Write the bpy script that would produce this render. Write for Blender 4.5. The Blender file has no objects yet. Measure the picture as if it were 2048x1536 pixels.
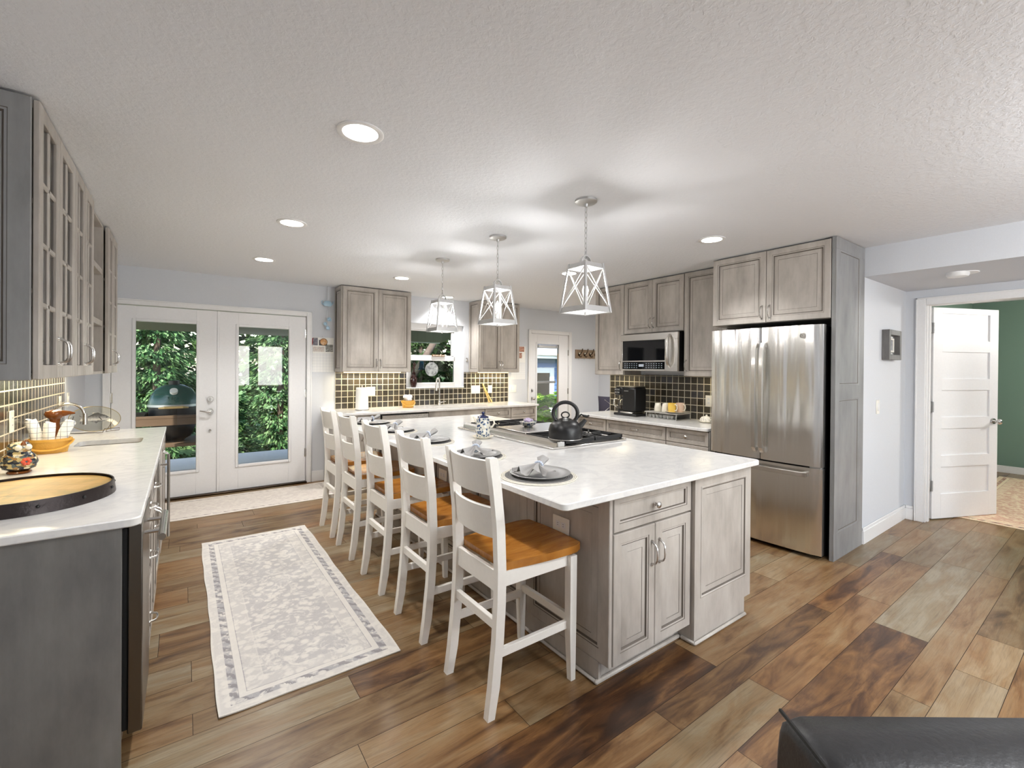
import bpy, bmesh, math, random
from mathutils import Matrix, Vector
random.seed(7)
C = bpy.context.scene.collection
SC = bpy.context.scene
PI = math.pi

# ------------------------------------------------------------------ camera
YAW, PIT, ROL, FPX = 0.626969, 0.003851, 0.0079235, 906.7
CAM_H = 1.43
cam = bpy.data.cameras.new('camera')
cam.sensor_fit = 'HORIZONTAL'; cam.sensor_width = 36.0
cam.lens = FPX / 2048 * 36.0
cam.shift_y = -(768 - 740.5) / 2048
cam.clip_start = 0.03; cam.clip_end = 500
co = bpy.data.objects.new('camera', cam); C.objects.link(co)
fw = Vector((math.sin(YAW), math.cos(YAW), 0)); rt = Vector((math.cos(YAW), -math.sin(YAW), 0)); up = Vector((0, 0, 1))
f2 = fw * math.cos(PIT) - up * math.sin(PIT); u2 = up * math.cos(PIT) + fw * math.sin(PIT)
r3 = rt * math.cos(ROL) + u2 * math.sin(ROL); u3 = u2 * math.cos(ROL) - rt * math.sin(ROL)
co.matrix_world = Matrix(((r3.x, u3.x, -f2.x, 0), (r3.y, u3.y, -f2.y, 0), (r3.z, u3.z, -f2.z, CAM_H), (0, 0, 0, 1)))
SC.camera = co

# ------------------------------------------------------------------ world, sun, daylight, exposure
SC.view_settings.view_transform = 'Standard'
SC.view_settings.look = 'None'
SC.view_settings.exposure = 0.64
SC.view_settings.gamma = 1.0
SC.view_settings.use_curve_mapping = False
w = bpy.data.worlds.new('sky'); SC.world = w; w.use_nodes = True
nt = w.node_tree; nt.nodes.clear()
sky = nt.nodes.new('ShaderNodeTexSky'); sky.sky_type = 'NISHITA'
sky.sun_disc = False; sky.sun_elevation = math.radians(52); sky.sun_rotation = math.radians(200); sky.air_density = 1.2
bg = nt.nodes.new('ShaderNodeBackground'); bg.inputs[1].default_value = 0.4
wo = nt.nodes.new('ShaderNodeOutputWorld')
nt.links.new(sky.outputs[0], bg.inputs[0]); nt.links.new(bg.outputs[0], wo.inputs[0])

def lamp(name, typ, loc, energy, color=(1, 1, 1), aim=None, **kw):
    l = bpy.data.lights.new(name, typ); l.energy = energy; l.color = color
    for k, v in kw.items(): setattr(l, k, v)
    o = bpy.data.objects.new(name, l); C.objects.link(o); o.location = loc
    if aim is not None:
        d = Vector(aim); o.rotation_euler = d.to_track_quat('-Z', 'Y').to_euler()
    return o
lamp('sun', 'SUN', (0, 0, 10), 6.5, (1, 0.96, 0.88), (0.42, 0.5, -0.78), angle=0.01)
# daylight through the three tall windows of the rear wall behind the camera
REAR_WIN = [(0.95, 1.75), (1.9, 2.7), (2.85, 3.65)]
for a, b in REAR_WIN:
    lamp('window_daylight', 'AREA', ((a + b) / 2, -4.53, 1.45), 20, (0.93, 0.965, 1.0), (0, 1, 0), shape='RECTANGLE', size=b - a - 0.1, size_y=1.25)
# ceiling downlights and pendants (lamps of the room); their bodies are built further down
DOWN = [(0.615, 1.98), (0.615, 3.51), (0.615, 4.87), (2.0, 4.9), (3.32, 1.95), (3.06, 5.81), (3.31, 3.55), (5.2, 5.15)]
for x, y in DOWN:
    lamp('downlight_lamp', 'SPOT', (x, y, 2.425), 54, (1.0, 0.985, 0.97), (0, 0, -1), spot_size=math.radians(128), spot_blend=0.8, shadow_soft_size=0.06)
PEND = [(1.957, 1.955), (1.957, 2.90), (1.957, 3.82)]
for x, y in PEND:
    lamp('pendant_lamp', 'POINT', (x, y, 1.925), 8.5, (1.0, 0.985, 0.96), shadow_soft_size=0.04)
# warm strips under the wall cabinets
for loc, sx, sy, e in (((-0.70, 3.9, 1.352), 0.06, 2.4, 5), ((2.02, 5.92, 1.352), 0.8, 0.05, 3.5), ((3.92, 5.92, 1.352), 0.6, 0.05, 3.5),
                       ((4.38, 3.8, 1.352), 0.24, 0.42, 0.7), ((4.38, 2.55, 1.352), 0.24, 0.4, 0.5)):
    lamp('under_cabinet_strip_lamp', 'AREA', loc, e, (1.0, 0.86, 0.58), (0, 0, -1), shape='RECTANGLE', size=sx, size_y=sy)
lamp('rear_fill_light', 'POINT', (3.05, -1.0, 1.95), 62, (0.97, 0.985, 1.0), shadow_soft_size=0.14)  # unseen fill added behind the camera to brighten the near ceiling
lamp('living_room_ceiling_lamp', 'AREA', (1.7, -0.55, 2.42), 22, (0.96, 0.98, 1.0), (0, 0, -1), shape='DISK', size=0.45)
lamp('nook_fill_light', 'AREA', (5.7, 3.4, 2.43), 30, (1.0, 0.90, 0.76), (0, 0, -1), shape='DISK', size=0.3)  # extra fill added to lift the nook wall, besides the nook downlight
lamp('green_room_fill_light', 'POINT', (7.6, -0.9, 2.1), 70, (1, 0.97, 0.93), shadow_soft_size=0.15)  # unseen light added to brighten the room behind the open door
lamp('hall_fill_light', 'AREA', (5.1, -0.6, 2.19), 3, (1, 0.97, 0.93), (0, 0, -1), shape='DISK', size=0.25)  # small unseen light added to lift the hall and its door
SC.cycles.max_bounces = 10; SC.cycles.diffuse_bounces = 5; SC.cycles.glossy_bounces = 4
SC.cycles.transparent_max_bounces = 12; SC.cycles.transmission_bounces = 6
SC.cycles.caustics_reflective = False; SC.cycles.caustics_refractive = False
SC.cycles.sample_clamp_indirect = 6.0

# ------------------------------------------------------------------ materials
def srgb(r, g, b):
    return tuple(((c / 255) / 12.92 if c / 255 <= 0.04045 else ((c / 255 + 0.055) / 1.055) ** 2.4) for c in (r, g, b)) + (1,)
class NT:
    def __init__(s, name):
        s.m = bpy.data.materials.new(name); s.m.use_nodes = True; s.t = s.m.node_tree; s.b = s.t.nodes['Principled BSDF']; s.out = s.t.nodes['Material Output']
    def n(s, typ, **kw):
        x = s.t.nodes.new('ShaderNode' + typ)
        for k, v in kw.items():
            if k[0] == 'i' and k[1:].isdigit(): x.inputs[int(k[1:])].default_value = v
            elif k in x.inputs and not hasattr(x, k): x.inputs[k].default_value = v
            else: setattr(x, k, v)
        return x
    def l(s, a, b): s.t.links.new(a, b)
    def ramp(s, src, stops, interp='LINEAR'):
        r = s.n('ValToRGB'); r.color_ramp.interpolation = interp; e = r.color_ramp.elements
        while len(e) < len(stops): e.new(0.5)
        for q, (p, c) in zip(e, stops): q.position = p; q.color = c if len(c) == 4 else tuple(c) + (1,)
        s.l(src, r.inputs[0]); return r
    def mathn(s, op, a, b=None, c=None):
        x = s.n('Math', operation=op)
        for i, v in enumerate((a, b, c)):
            if v is None: continue
            if isinstance(v, (int, float)): x.inputs[i].default_value = v
            else: s.l(v, x.inputs[i])
        return x.outputs[0]
    def mix(s, fac, a, b, mode='MIX'):
        x = s.n('MixRGB', blend_type=mode)
        for i, v in enumerate((fac, a, b)):
            if isinstance(v, (int, float)): x.inputs[i].default_value = v
            elif isinstance(v, tuple): x.inputs[i].default_value = v
            else: s.l(v, x.inputs[i])
        return x.outputs[0]
    def set(s, **kw):
        for k, v in kw.items(): s.b.inputs[k.replace('_', ' ')].default_value = v
    def coord(s, scale=(1, 1, 1), kind='Object', rot=(0, 0, 0)):
        tc = s.n('TexCoord'); mp = s.n('Mapping'); mp.inputs['Scale'].default_value = scale; mp.inputs['Rotation'].default_value = rot
        s.l(tc.outputs[kind], mp.inputs[0]); return mp.outputs[0]
    def noise(s, vec, scale=5, detail=3, rough=0.55, dist=0.0):
        x = s.n('TexNoise'); x.inputs['Scale'].default_value = scale; x.inputs['Detail'].default_value = detail
        x.inputs['Roughness'].default_value = rough; x.inputs['Distortion'].default_value = dist
        if vec is not None: s.l(vec, x.inputs['Vector'])
        return x.outputs['Fac']
    def bump(s, h, strength=0.2, dist=0.01):
        x = s.n('Bump'); x.inputs['Strength'].default_value = strength; x.inputs['Distance'].default_value = dist
        s.l(h, x.inputs['Height']); s.l(x.outputs[0], s.b.inputs['Normal'])
def plain(name, c, rough=0.5, metal=0.0, bump=0, bscale=60, **kw):
    k = NT(name); k.set(Base_Color=srgb(*c), Roughness=rough, Metallic=metal, **kw)
    v = k.coord()
    n = k.noise(v, bscale, 3)
    r = k.ramp(n, [(0.3, tuple(x * 0.98 for x in srgb(*c)[:3])), (0.7, tuple(min(1, x * 1.01) for x in srgb(*c)[:3]))])
    k.l(r.outputs[0], k.b.inputs['Base Color'])
    if bump: k.bump(n, bump, 0.004)
    return k.m
def metal(name, c, rough=0.25, stretch=(1, 1, 40)):
    k = NT(name); k.set(Base_Color=srgb(*c), Roughness=rough, Metallic=1.0)
    return k.m
def emit(name, c, s):
    k = NT(name); k.set(Base_Color=srgb(*c), Emission_Color=srgb(*c), Emission_Strength=s); return k.m
def cabinet_wood(name, c0, c1, c2):
    k = NT(name)
    v = k.coord((1, 1, 0.35)); n = k.noise(v, 6.5, 6, 0.62)
    g = k.noise(k.coord((1, 1, 0.05)), 60, 4, 0.6)
    r = k.ramp(n, [(0.28, srgb(*c0)), (0.5, srgb(*c1)), (0.75, srgb(*c2))])
    g2 = k.ramp(g, [(0.25, (0.95, 0.95, 0.94)), (0.6, (1, 1, 1))])
    k.l(k.mix(1.0, r.outputs[0], g2.outputs[0], 'MULTIPLY'), k.b.inputs['Base Color'])
    k.set(Roughness=0.42); k.bump(g, 0.06, 0.002)
    return k.m
def glassy(name, tint=(1, 1, 1), base=0.04, rough=0.0):
    k = NT(name); k.t.nodes.remove(k.b)
    tr = k.n('BsdfTransparent'); tr.inputs[0].default_value = tint + (1,)
    gl = k.n('BsdfGlossy'); gl.inputs['Roughness'].default_value = rough
    lw = k.n('Fresnel'); lw.inputs[0].default_value = 1.45
    ms = k.n('MixShader'); k.l(lw.outputs[0], ms.inputs[0]); k.l(tr.outputs[0], ms.inputs[1]); k.l(gl.outputs[0], ms.inputs[2])
    k.l(ms.outputs[0], k.out.inputs[0]); return k.m
def tile_mat(name, axes):
    k = NT(name); tc = k.n('TexCoord'); sp = k.n('SeparateXYZ'); k.l(tc.outputs['Object'], sp.inputs[0])
    cb = k.n('CombineXYZ'); k.l(sp.outputs[axes[0]], cb.inputs[0]); k.l(sp.outputs[axes[1]], cb.inputs[1])
    br = k.n('TexBrick', offset=0.0, squash=1.0); k.l(cb.outputs[0], br.inputs['Vector'])
    br.inputs['Scale'].default_value = 1.0; br.inputs['Brick Width'].default_value = 0.0775; br.inputs['Row Height'].default_value = 0.0775
    br.inputs['Mortar Size'].default_value = 0.0042; br.inputs['Mortar Smooth'].default_value = 0.1
    br.inputs['Color1'].default_value = (0, 0, 0, 1); br.inputs['Color2'].default_value = (1, 1, 1, 1); br.inputs['Mortar'].default_value = (0.5, 0.5, 0.5, 1)
    tone = k.ramp(br.outputs['Color'], [(0.0, srgb(54, 50, 44)), (0.3, srgb(70, 65, 54)), (0.55, srgb(66, 65, 62)), (0.8, srgb(80, 72, 60)), (1.0, srgb(68, 69, 74))])
    n = k.noise(cb.outputs[0], 24, 3); mott = k.ramp(n, [(0.3, (0.75, 0.75, 0.75)), (0.7, (1.15, 1.12, 1.05))])
    col = k.mix(1.0, tone.outputs[0], mott.outputs[0], 'MULTIPLY')
    k.l(k.mix(br.outputs['Fac'], col, srgb(206, 198, 178)), k.b.inputs['Base Color'])
    rr = k.ramp(br.outputs['Fac'], [(0, (0.16,) * 3), (1, (0.8,) * 3)]); k.l(rr.outputs[0], k.b.inputs['Roughness'])
    inv = k.mathn('SUBTRACT', 1.0, br.outputs['Fac']); k.bump(k.mathn('ADD', inv, k.mathn('MULTIPLY', n, 0.15)), 0.5, 0.003)
    return k.m

M = {}
M['cab'] = cabinet_wood('grey_stained_maple', (157, 150, 142), (182, 175, 167), (201, 195, 187))
M['paneldark'] = cabinet_wood('dark_grey_end_finish', (100, 99, 97), (120, 118, 115), (136, 134, 131))  # darker grey version of the cabinet finish, for the left base end panel
M['panelshade'] = cabinet_wood('shaded_grey_maple', (122, 122, 122), (142, 142, 142), (158, 158, 157))  # cabinet maple darkened, putting the dimmer light on these panels into the colour
M['glaze'] = plain('dark_glaze_in_grooves', (98, 90, 82), 0.5)
M['cabin'] = plain('cabinet_interior', (120, 112, 104), 0.6)
M['black'] = plain('black_plastic', (22, 22, 23), 0.4)
M['blackgap'] = plain('black_gasket', (10, 10, 10), 0.7)
M['wall'] = plain('pale_blue_grey_paint', (213, 216, 221), 0.75, 0, 0.04, 120)
M['white'] = plain('white_trim_paint', (238, 238, 238), 0.38)
M['doorwhite'] = plain('white_door_paint', (240, 240, 241), 0.42)
M['cream'] = plain('cream_white_plastic', (244, 241, 232), 0.35)
M['stool'] = plain('warm_white_stool_paint', (246, 243, 236), 0.35)
M['green'] = plain('sage_green_paint', (116, 142, 128), 0.75, 0, 0.04, 120)
M['steel'] = metal('brushed_stainless', (222, 219, 214), 0.27)
def fridge_steel():
    k = NT('fridge_stainless'); k.set(Base_Color=srgb(236, 235, 232), Roughness=.24, Metallic=1.0)
    n = k.noise(k.coord((1, 5, .32)), 1.7, 1.5, .5, .6); x = k.n('Bump'); x.inputs['Strength'].default_value = .8; x.inputs['Distance'].default_value = .034
    k.l(n, x.inputs['Height']); k.l(x.outputs[0], k.b.inputs['Normal']); k.set(Anisotropic=.4); return k.m
M['fridge'] = fridge_steel()
M['steeldark'] = metal('dark_stainless', (120, 116, 110), 0.3)
M['nickel'] = metal('satin_nickel', (205, 203, 200), 0.22, (1, 1, 1))
M['galv'] = metal('galvanised_grey_metal', (204, 204, 203), 0.45, (1, 1, 1))
M['bronze'] = metal('dark_bronze', (70, 56, 44), 0.35, (1, 1, 1))
M['castiron'] = plain('cast_iron', (30, 30, 31), 0.55, 0.2)
M['enamel'] = plain('matte_black_enamel', (16, 16, 18), 0.36)
M['glass'] = glassy('clear_glass')
M['glassgreen'] = glassy('tinted_glass', (0.9, 0.95, 0.93))
M['darkglass'] = plain('black_glass', (16, 17, 19), 0.04)
M['lampon'] = emit('lit_diffuser', (255, 250, 240), 9.0)
M['bulb'] = emit('lit_bulb', (255, 248, 235), 14.0)
M['stripon'] = emit('lit_led_strip', (255, 226, 160), 2.5)
M['leather'] = plain('black_leather', (44, 44, 46), 0.34, 0, 0.25, 90)
M['wicker'] = plain('honey_wicker', (206, 156, 66), 0.5, 0, 0.6, 60)
M['paper'] = plain('white_paper', (246, 245, 240), 0.7)
M['pewter'] = metal('pewter', (172, 172, 172), 0.5, (1, 1, 1))
M['linen'] = plain('grey_linen', (164, 162, 160), 0.85, 0, 0.3, 200)
M['wood'] = plain('brown_wood', (128, 92, 58), 0.55)
M['teak'] = plain('weathered_teak', (96, 76, 56), 0.6)
M['lightwood'] = plain('pale_wood', (214, 182, 120), 0.55)
M['deck'] = plain('weathered_deck_boards', (236, 222, 204), 0.7)
M['soil'] = plain('lawn', (92, 120, 58), 0.9)
M['porch'] = plain('taupe_painted_porch', (128, 120, 110), 0.7)
M['egg'] = plain('green_ceramic', (52, 92, 82), 0.2, 0, 0.6, 70)
M['blueside'] = plain('blue_siding_paint', (92, 122, 170), 0.6)
M['bluegl'] = plain('blue_ceramic', (176, 206, 224), 0.2)
M['vase'] = plain('black_red_glaze', (40, 16, 16), 0.08)
M['navy'] = plain('navy_canvas', (58, 56, 72), 0.85, 0, 0.3, 150)
M['yellow'] = plain('yellow_glaze', (238, 200, 96), 0.2)
M['pinkish'] = plain('pale_pink_glaze', (222, 196, 176), 0.25)
M['amber'] = plain('amber_brown_glaze', (112, 62, 22), 0.15)
M['slate'] = plain('dark_photo_print', (92, 92, 100), 0.5)

def ceiling_mat():
    k = NT('knockdown_ceiling'); k.set(Base_Color=srgb(235, 237, 241), Roughness=0.85)
    n = k.noise(k.coord(), 42, 4, 0.6, 0.3); r = k.ramp(n, [(0.42, (0, 0, 0)), (0.6, (1, 1, 1))]); k.bump(r.outputs[0], 0.22, 0.006); return k.m
M['ceil'] = ceiling_mat()
def quartz_mat():
    k = NT('white_quartz'); v = k.coord((1, 1.6, 1), rot=(0, 0, 0.6))
    n = k.noise(v, 3.2, 8, 0.62, 1.2); vein = k.ramp(n, [(0.44, srgb(232, 231, 228)), (0.5, srgb(222, 221, 220)), (0.56, srgb(232, 231, 228))])
    s = k.noise(k.coord(), 26, 4, 0.6); sp = k.ramp(s, [(0.35, (0.96, 0.96, 0.965)), (0.6, (1, 1, 1))])
    k.l(k.mix(1.0, vein.outputs[0], sp.outputs[0], 'MULTIPLY'), k.b.inputs['Base Color']); k.set(Roughness=0.13); return k.m
M['quartz'] = quartz_mat()
def floor_mat():
    k = NT('rustic_vinyl_planks')
    at = k.n('Attribute', attribute_name='tone'); sp = k.n('SeparateColor'); k.l(at.outputs['Color'], sp.inputs[0])
    tc = k.n('TexCoord'); off = k.n('CombineXYZ'); k.l(k.mathn('MULTIPLY', sp.outputs[1], 37.0), off.inputs[0]); k.l(k.mathn('MULTIPLY', sp.outputs[2], 53.0), off.inputs[1]); k.l(sp.outputs[1], off.inputs[2])
    ad = k.n('VectorMath', operation='ADD'); k.l(tc.outputs['Object'], ad.inputs[0]); k.l(off.outputs[0], ad.inputs[1])
    m1 = k.n('Mapping'); m1.inputs['Scale'].default_value = (1.5, 7.5, 1); k.l(ad.outputs[0], m1.inputs[0])
    m2 = k.n('Mapping'); m2.inputs['Scale'].default_value = (2.2, 46, 1); k.l(ad.outputs[0], m2.inputs[0])
    big = k.noise(m1.outputs[0], 1.5, 5, 0.62, 0.9); fine = k.noise(m2.outputs[0], 1.6, 5, 0.65, 0.4)
    m3 = k.n('Mapping'); m3.inputs['Scale'].default_value = (5, 150, 1); k.l(ad.outputs[0], m3.inputs[0]); hair = k.noise(m3.outputs[0], 1.4, 4, 0.7, 0.3)
    mid = k.noise(ad.outputs[0], 5.0, 4, 0.6, 0.5)
    f = k.mathn('ADD', sp.outputs[0], k.mathn('MULTIPLY', k.mathn('SUBTRACT', big, 0.5), 1.5))
    f = k.mathn('ADD', f, k.mathn('MULTIPLY', k.mathn('SUBTRACT', mid, 0.5), 0.22))
    r = k.ramp(f, [(0.0, srgb(46, 31, 22)), (0.2, srgb(72, 49, 31)), (0.42, srgb(110, 82, 52)), (0.58, srgb(127, 101, 70)), (0.78, srgb(134, 115, 88)), (1.0, srgb(146, 131, 108))])
    hue = k.ramp(sp.outputs[2], [(0.0, (1.14, 0.97, 0.78)), (0.35, (1.02, 1.0, 0.97)), (0.7, (0.97, 1.0, 1.0)), (1.0, (0.92, 0.97, 1.03))])
    c = k.mix(1.0, r.outputs[0], hue.outputs[0], 'MULTIPLY')
    fr = k.ramp(fine, [(0.25, (0.55, 0.50, 0.45)), (0.45, (1, 1, 1)), (0.75, (1.1, 1.09, 1.06))])
    hr = k.ramp(hair, [(0.3, (0.72, 0.69, 0.66)), (0.5, (1, 1, 1)), (0.7, (1.06, 1.05, 1.04))])
    k.l(k.mix(0.75, k.mix(0.85, c, fr.outputs[0], 'MULTIPLY'), hr.outputs[0], 'MULTIPLY'), k.b.inputs['Base Color'])
    k.set(Roughness=0.33); k.bump(fine, 0.1, 0.002); return k.m
M['floor'] = floor_mat()
M['seam'] = plain('plank_seam', (52, 40, 32), 0.8)
def seat_mat():
    k = NT('honey_oak_seat'); n = k.noise(k.coord((1, 5, 1)), 7, 5, 0.6, 0.6)
    r = k.ramp(n, [(0.25, srgb(140, 84, 30)), (0.5, srgb(172, 112, 44)), (0.8, srgb(192, 132, 60))]); k.l(r.outputs[0], k.b.inputs['Base Color']); k.set(Roughness=0.22); return k.m
M['seat'] = seat_mat()
def rug_mat(name, hx, hy, base, dark, light):
    k = NT(name); tc = k.n('TexCoord'); sp = k.n('SeparateXYZ'); k.l(tc.outputs['Object'], sp.inputs[0])
    dx = k.mathn('SUBTRACT', hx, k.mathn('ABSOLUTE', sp.outputs[0])); dy = k.mathn('SUBTRACT', hy, k.mathn('ABSOLUTE', sp.outputs[1]))
    d = k.mathn('MINIMUM', dx, dy)
    band = k.ramp(k.mathn('MULTIPLY', d, 3.3333), [(0.0, (0, 0, 0)), (0.035, (0.3,) * 3), (0.15, (0.3,) * 3), (0.151, (1,) * 3), (0.262, (1,) * 3), (0.263, (0.1,) * 3), (0.36, (0.1,) * 3), (0.361, (0.95,) * 3), (0.372, (0.95,) * 3), (0.373, (0.45,) * 3), (0.60, (0.45,) * 3), (0.601, (0.15,) * 3), (0.62, (0.7,) * 3)])
    wv = k.n('TexVoronoi', feature='F1'); wv.inputs['Scale'].default_value = 17; k.l(tc.outputs['Object'], wv.inputs['Vector'])
    n1 = k.noise(tc.outputs['Object'], 14, 4, 0.65, 1.6); n2 = k.noise(tc.outputs['Object'], 60, 3, 0.6)
    mot = k.ramp(n1, [(0.36, (0, 0, 0)), (0.52, (1, 1, 1))])
    vor = k.ramp(wv.outputs['Distance'], [(0.28, (0.15,) * 3), (0.42, (1, 1, 1))])
    pat = k.mathn('MULTIPLY', k.mathn('MULTIPLY', mot.outputs[0], vor.outputs[0]), band.outputs[0])
    spk = k.ramp(n2, [(0.62, (0, 0, 0)), (0.7, (1, 1, 1))])
    c = k.mix(pat, srgb(*light), srgb(*base)); c = k.mix(k.mathn('MULTIPLY', k.mathn('MULTIPLY', spk.outputs[0], band.outputs[0]), 0.45), c, srgb(*dark))
    bb_ = k.ramp(k.mathn('MULTIPLY', d, 3.3333), [(0, (0,) * 3), (.150, (0,) * 3), (.152, (1,) * 3), (.258, (1,) * 3), (.262, (0,) * 3), (1, (0,) * 3)])
    dg = k.mathn('ADD', sp.outputs[0], sp.outputs[1]); wv2 = k.mathn('SINE', k.mathn('ADD', k.mathn('MULTIPLY', dg, 78.0), k.mathn('MULTIPLY', n1, 9.0)))
    mo = k.ramp(wv2, [(.35, (0,) * 3), (.6, (1,) * 3)]); c = k.mix(k.mathn('MULTIPLY', k.mathn('MULTIPLY', bb_.outputs[0], mo.outputs[0]), .85), c, srgb(*dark))
    edge = k.ramp(k.mathn('MULTIPLY', d, 3.3333), [(0.26, (0, 0, 0)), (0.262, (1,) * 3), (0.268, (0,) * 3), (0.36, (0,) * 3), (0.363, (1,) * 3), (0.371, (0,) * 3), (1, (0,) * 3)])
    c = k.mix(k.mathn('MULTIPLY', edge.outputs[0], 0.7), c, srgb(*dark))
    k.l(c, k.b.inputs['Base Color']); k.set(Roughness=0.95); k.bump(n2, 0.3, 0.003); return k.m
def leaf_mat(name, cols, rough=0.5):
    k = NT(name); g = k.n('NewGeometry'); r = k.ramp(g.outputs['Random Per Island'], [(i / (len(cols) - 1), srgb(*c)) for i, c in enumerate(cols)])
    k.t.nodes.remove(k.b); d = k.n('BsdfDiffuse'); t = k.n('BsdfTranslucent'); a = k.n('MixShader'); a.inputs[0].default_value = 0.35
    k.l(r.outputs[0], d.inputs[0]); k.l(r.outputs[0], t.inputs[0]); k.l(d.outputs[0], a.inputs[1]); k.l(t.outputs[0], a.inputs[2]); k.l(a.outputs[0], k.out.inputs[0]); return k.m
M['cedar'] = leaf_mat('cedar_sprays', [(36, 64, 42), (64, 100, 60), (102, 138, 86), (152, 180, 130)])
M['olive_leaf'] = leaf_mat('olive_green_leaves', [(40, 58, 38), (66, 90, 56), (96, 122, 72)])  # olive leaf tones, darker than the cedar sprays
M['far_leaf'] = leaf_mat('far_green_leaves', [(30, 48, 28), (52, 78, 42), (84, 112, 62)])
M['bright_leaf'] = leaf_mat('lime_green_leaves', [(104, 158, 40), (150, 196, 62), (190, 224, 96)])
M['bark'] = plain('bark', (92, 78, 66), 0.9, 0, 0.6, 40)
M['tile_back'] = tile_mat('square_tile_back', (0, 2)); M['tile_side'] = tile_mat('square_tile_side', (1, 2))

# ------------------------------------------------------------------ geometry helpers
class MB:
    def __init__(s, M=None): s.bm = bmesh.new(); s.M = M or Matrix()
    def v(s, p): return s.bm.verts.new(s.M @ Vector(p))
    def f(s, vs, mi=0):
        try: q = s.bm.faces.new(vs); q.material_index = mi; return q
        except ValueError: return None
    def box(s, x0, x1, y0, y1, z0, z1, bev=0.0, mi=0):
        if x0 > x1: x0, x1 = x1, x0
        if y0 > y1: y0, y1 = y1, y0
        if z0 > z1: z0, z1 = z1, z0
        b = min(bev, (x1 - x0) * .45, (y1 - y0) * .45, (z1 - z0) * .45)
        if b <= 1e-6:
            p = [s.v((x, y, z)) for z in (z0, z1) for x, y in ((x0, y0), (x1, y0), (x1, y1), (x0, y1))]
            for q in ((3, 2, 1, 0), (4, 5, 6, 7), (0, 1, 5, 4), (1, 2, 6, 5), (2, 3, 7, 6), (3, 0, 4, 7)): s.f([p[i] for i in q], mi)
            return s
        V = {}
        for i, (xa, xs) in enumerate(((x0, 1), (x1, -1))):
            for j, (ya, ys) in enumerate(((y0, 1), (y1, -1))):
                for k, (za, zs) in enumerate(((z0, 1), (z1, -1))):
                    V[i, j, k, 0] = s.v((xa, ya + ys * b, za + zs * b)); V[i, j, k, 1] = s.v((xa + xs * b, ya, za + zs * b)); V[i, j, k, 2] = s.v((xa + xs * b, ya + ys * b, za))
        for i in (0, 1):
            s.f([V[i, 0, 0, 0], V[i, 1, 0, 0], V[i, 1, 1, 0], V[i, 0, 1, 0]], mi)
            s.f([V[0, i, 0, 1], V[1, i, 0, 1], V[1, i, 1, 1], V[0, i, 1, 1]], mi)
            s.f([V[0, 0, i, 2], V[1, 0, i, 2], V[1, 1, i, 2], V[0, 1, i, 2]], mi)
            for j in (0, 1):
                s.f([V[i, j, 0, 0], V[i, j, 1, 0], V[i, j, 1, 1], V[i, j, 0, 1]], mi)
                s.f([V[i, 0, j, 0], V[i, 1, j, 0], V[i, 1, j, 2], V[i, 0, j, 2]], mi)
                s.f([V[0, i, j, 1], V[1, i, j, 1], V[1, i, j, 2], V[0, i, j, 2]], mi)
                for k in (0, 1): s.f([V[i, j, k, 0], V[i, j, k, 1], V[i, j, k, 2]], mi)
        return s
    def loft(s, rings, closed=True, caps=True, mi=0, loop=False):
        R = [[s.v(p) for p in r] for r in rings]; n = len(R[0])
        pairs = list(zip(R, R[1:])) + ([(R[-1], R[0])] if loop else [])
        for a, b in pairs:
            for i in range(n if closed else n - 1):
                j = (i + 1) % n; s.f([a[i], a[j], b[j], b[i]], mi)
        if caps and not loop and closed:
            s.f(R[0][::-1], mi); s.f(R[-1], mi)
        return s
    def lathe(s, prof, c=(0, 0, 0), n=24, mi=0, sx=1, sy=1, caps=True):
        return s.loft([[(c[0] + sx * r * math.cos(2 * PI * i / n), c[1] + sy * r * math.sin(2 * PI * i / n), c[2] + z) for i in range(n)] for r, z in ((max(r, 1e-4), z) for r, z in prof)], True, caps, mi)
    def cyl(s, p0, p1, r, r1=None, n=14, mi=0): return s.tube([p0, p1], [r, r if r1 is None else r1], n, mi)
    def tube(s, pts, r, n=8, mi=0, loop=False, flat=None):
        P = [Vector(p) for p in pts]; m = len(P); rs = r if isinstance(r, (list, tuple)) else [r] * m
        rings = []; prev = None
        for i in range(m):
            t = (P[(i + 1) % m] - P[i - 1]) if loop else (P[min(i + 1, m - 1)] - P[max(i - 1, 0)])
            if t.length < 1e-9: t = Vector((0, 0, 1))
            t.normalize()
            if prev is None:
                a = Vector((0, 0, 1)) if abs(t.z) < 0.9 else Vector((1, 0, 0)); u = t.cross(a).normalized()
            else:
                u = prev - t * prev.dot(t); u = u.normalized() if u.length > 1e-6 else t.orthogonal().normalized()
            prev = u; q = t.cross(u)
            ff = flat or (1, 1)
            rings.append([P[i] + (u * math.cos(2 * PI * k / n) * ff[0] + q * math.sin(2 * PI * k / n) * ff[1]) * rs[i] for k in range(n)])
        return s.loft(rings, True, True, mi, loop)
    def ball(s, c, r, n=16, m=9, mi=0):
        rx, ry, rz = (r, r, r) if isinstance(r, (int, float)) else r
        return s.loft([[(c[0] + rx * math.sin(a) * math.cos(2 * PI * i / n), c[1] + ry * math.sin(a) * math.sin(2 * PI * i / n), c[2] - rz * math.cos(a)) for i in range(n)] for a in (max(0.02, min(PI - 0.02, PI * j / m)) for j in range(m + 1))], True, True, mi)
    def prism(s, poly, a0, a1, plane='xy', mi=0):
        f = {'xy': lambda p, a: (p[0], p[1], a), 'xz': lambda p, a: (p[0], a, p[1]), 'yz': lambda p, a: (a, p[0], p[1])}[plane]
        A = [s.v(f(p, a0)) for p in poly]; B = [s.v(f(p, a1)) for p in poly]; n = len(poly)
        s.f(A[::-1], mi); s.f(B, mi)
        for i in range(n): s.f([A[i], A[(i + 1) % n], B[(i + 1) % n], B[i]], mi)
        return s
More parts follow.
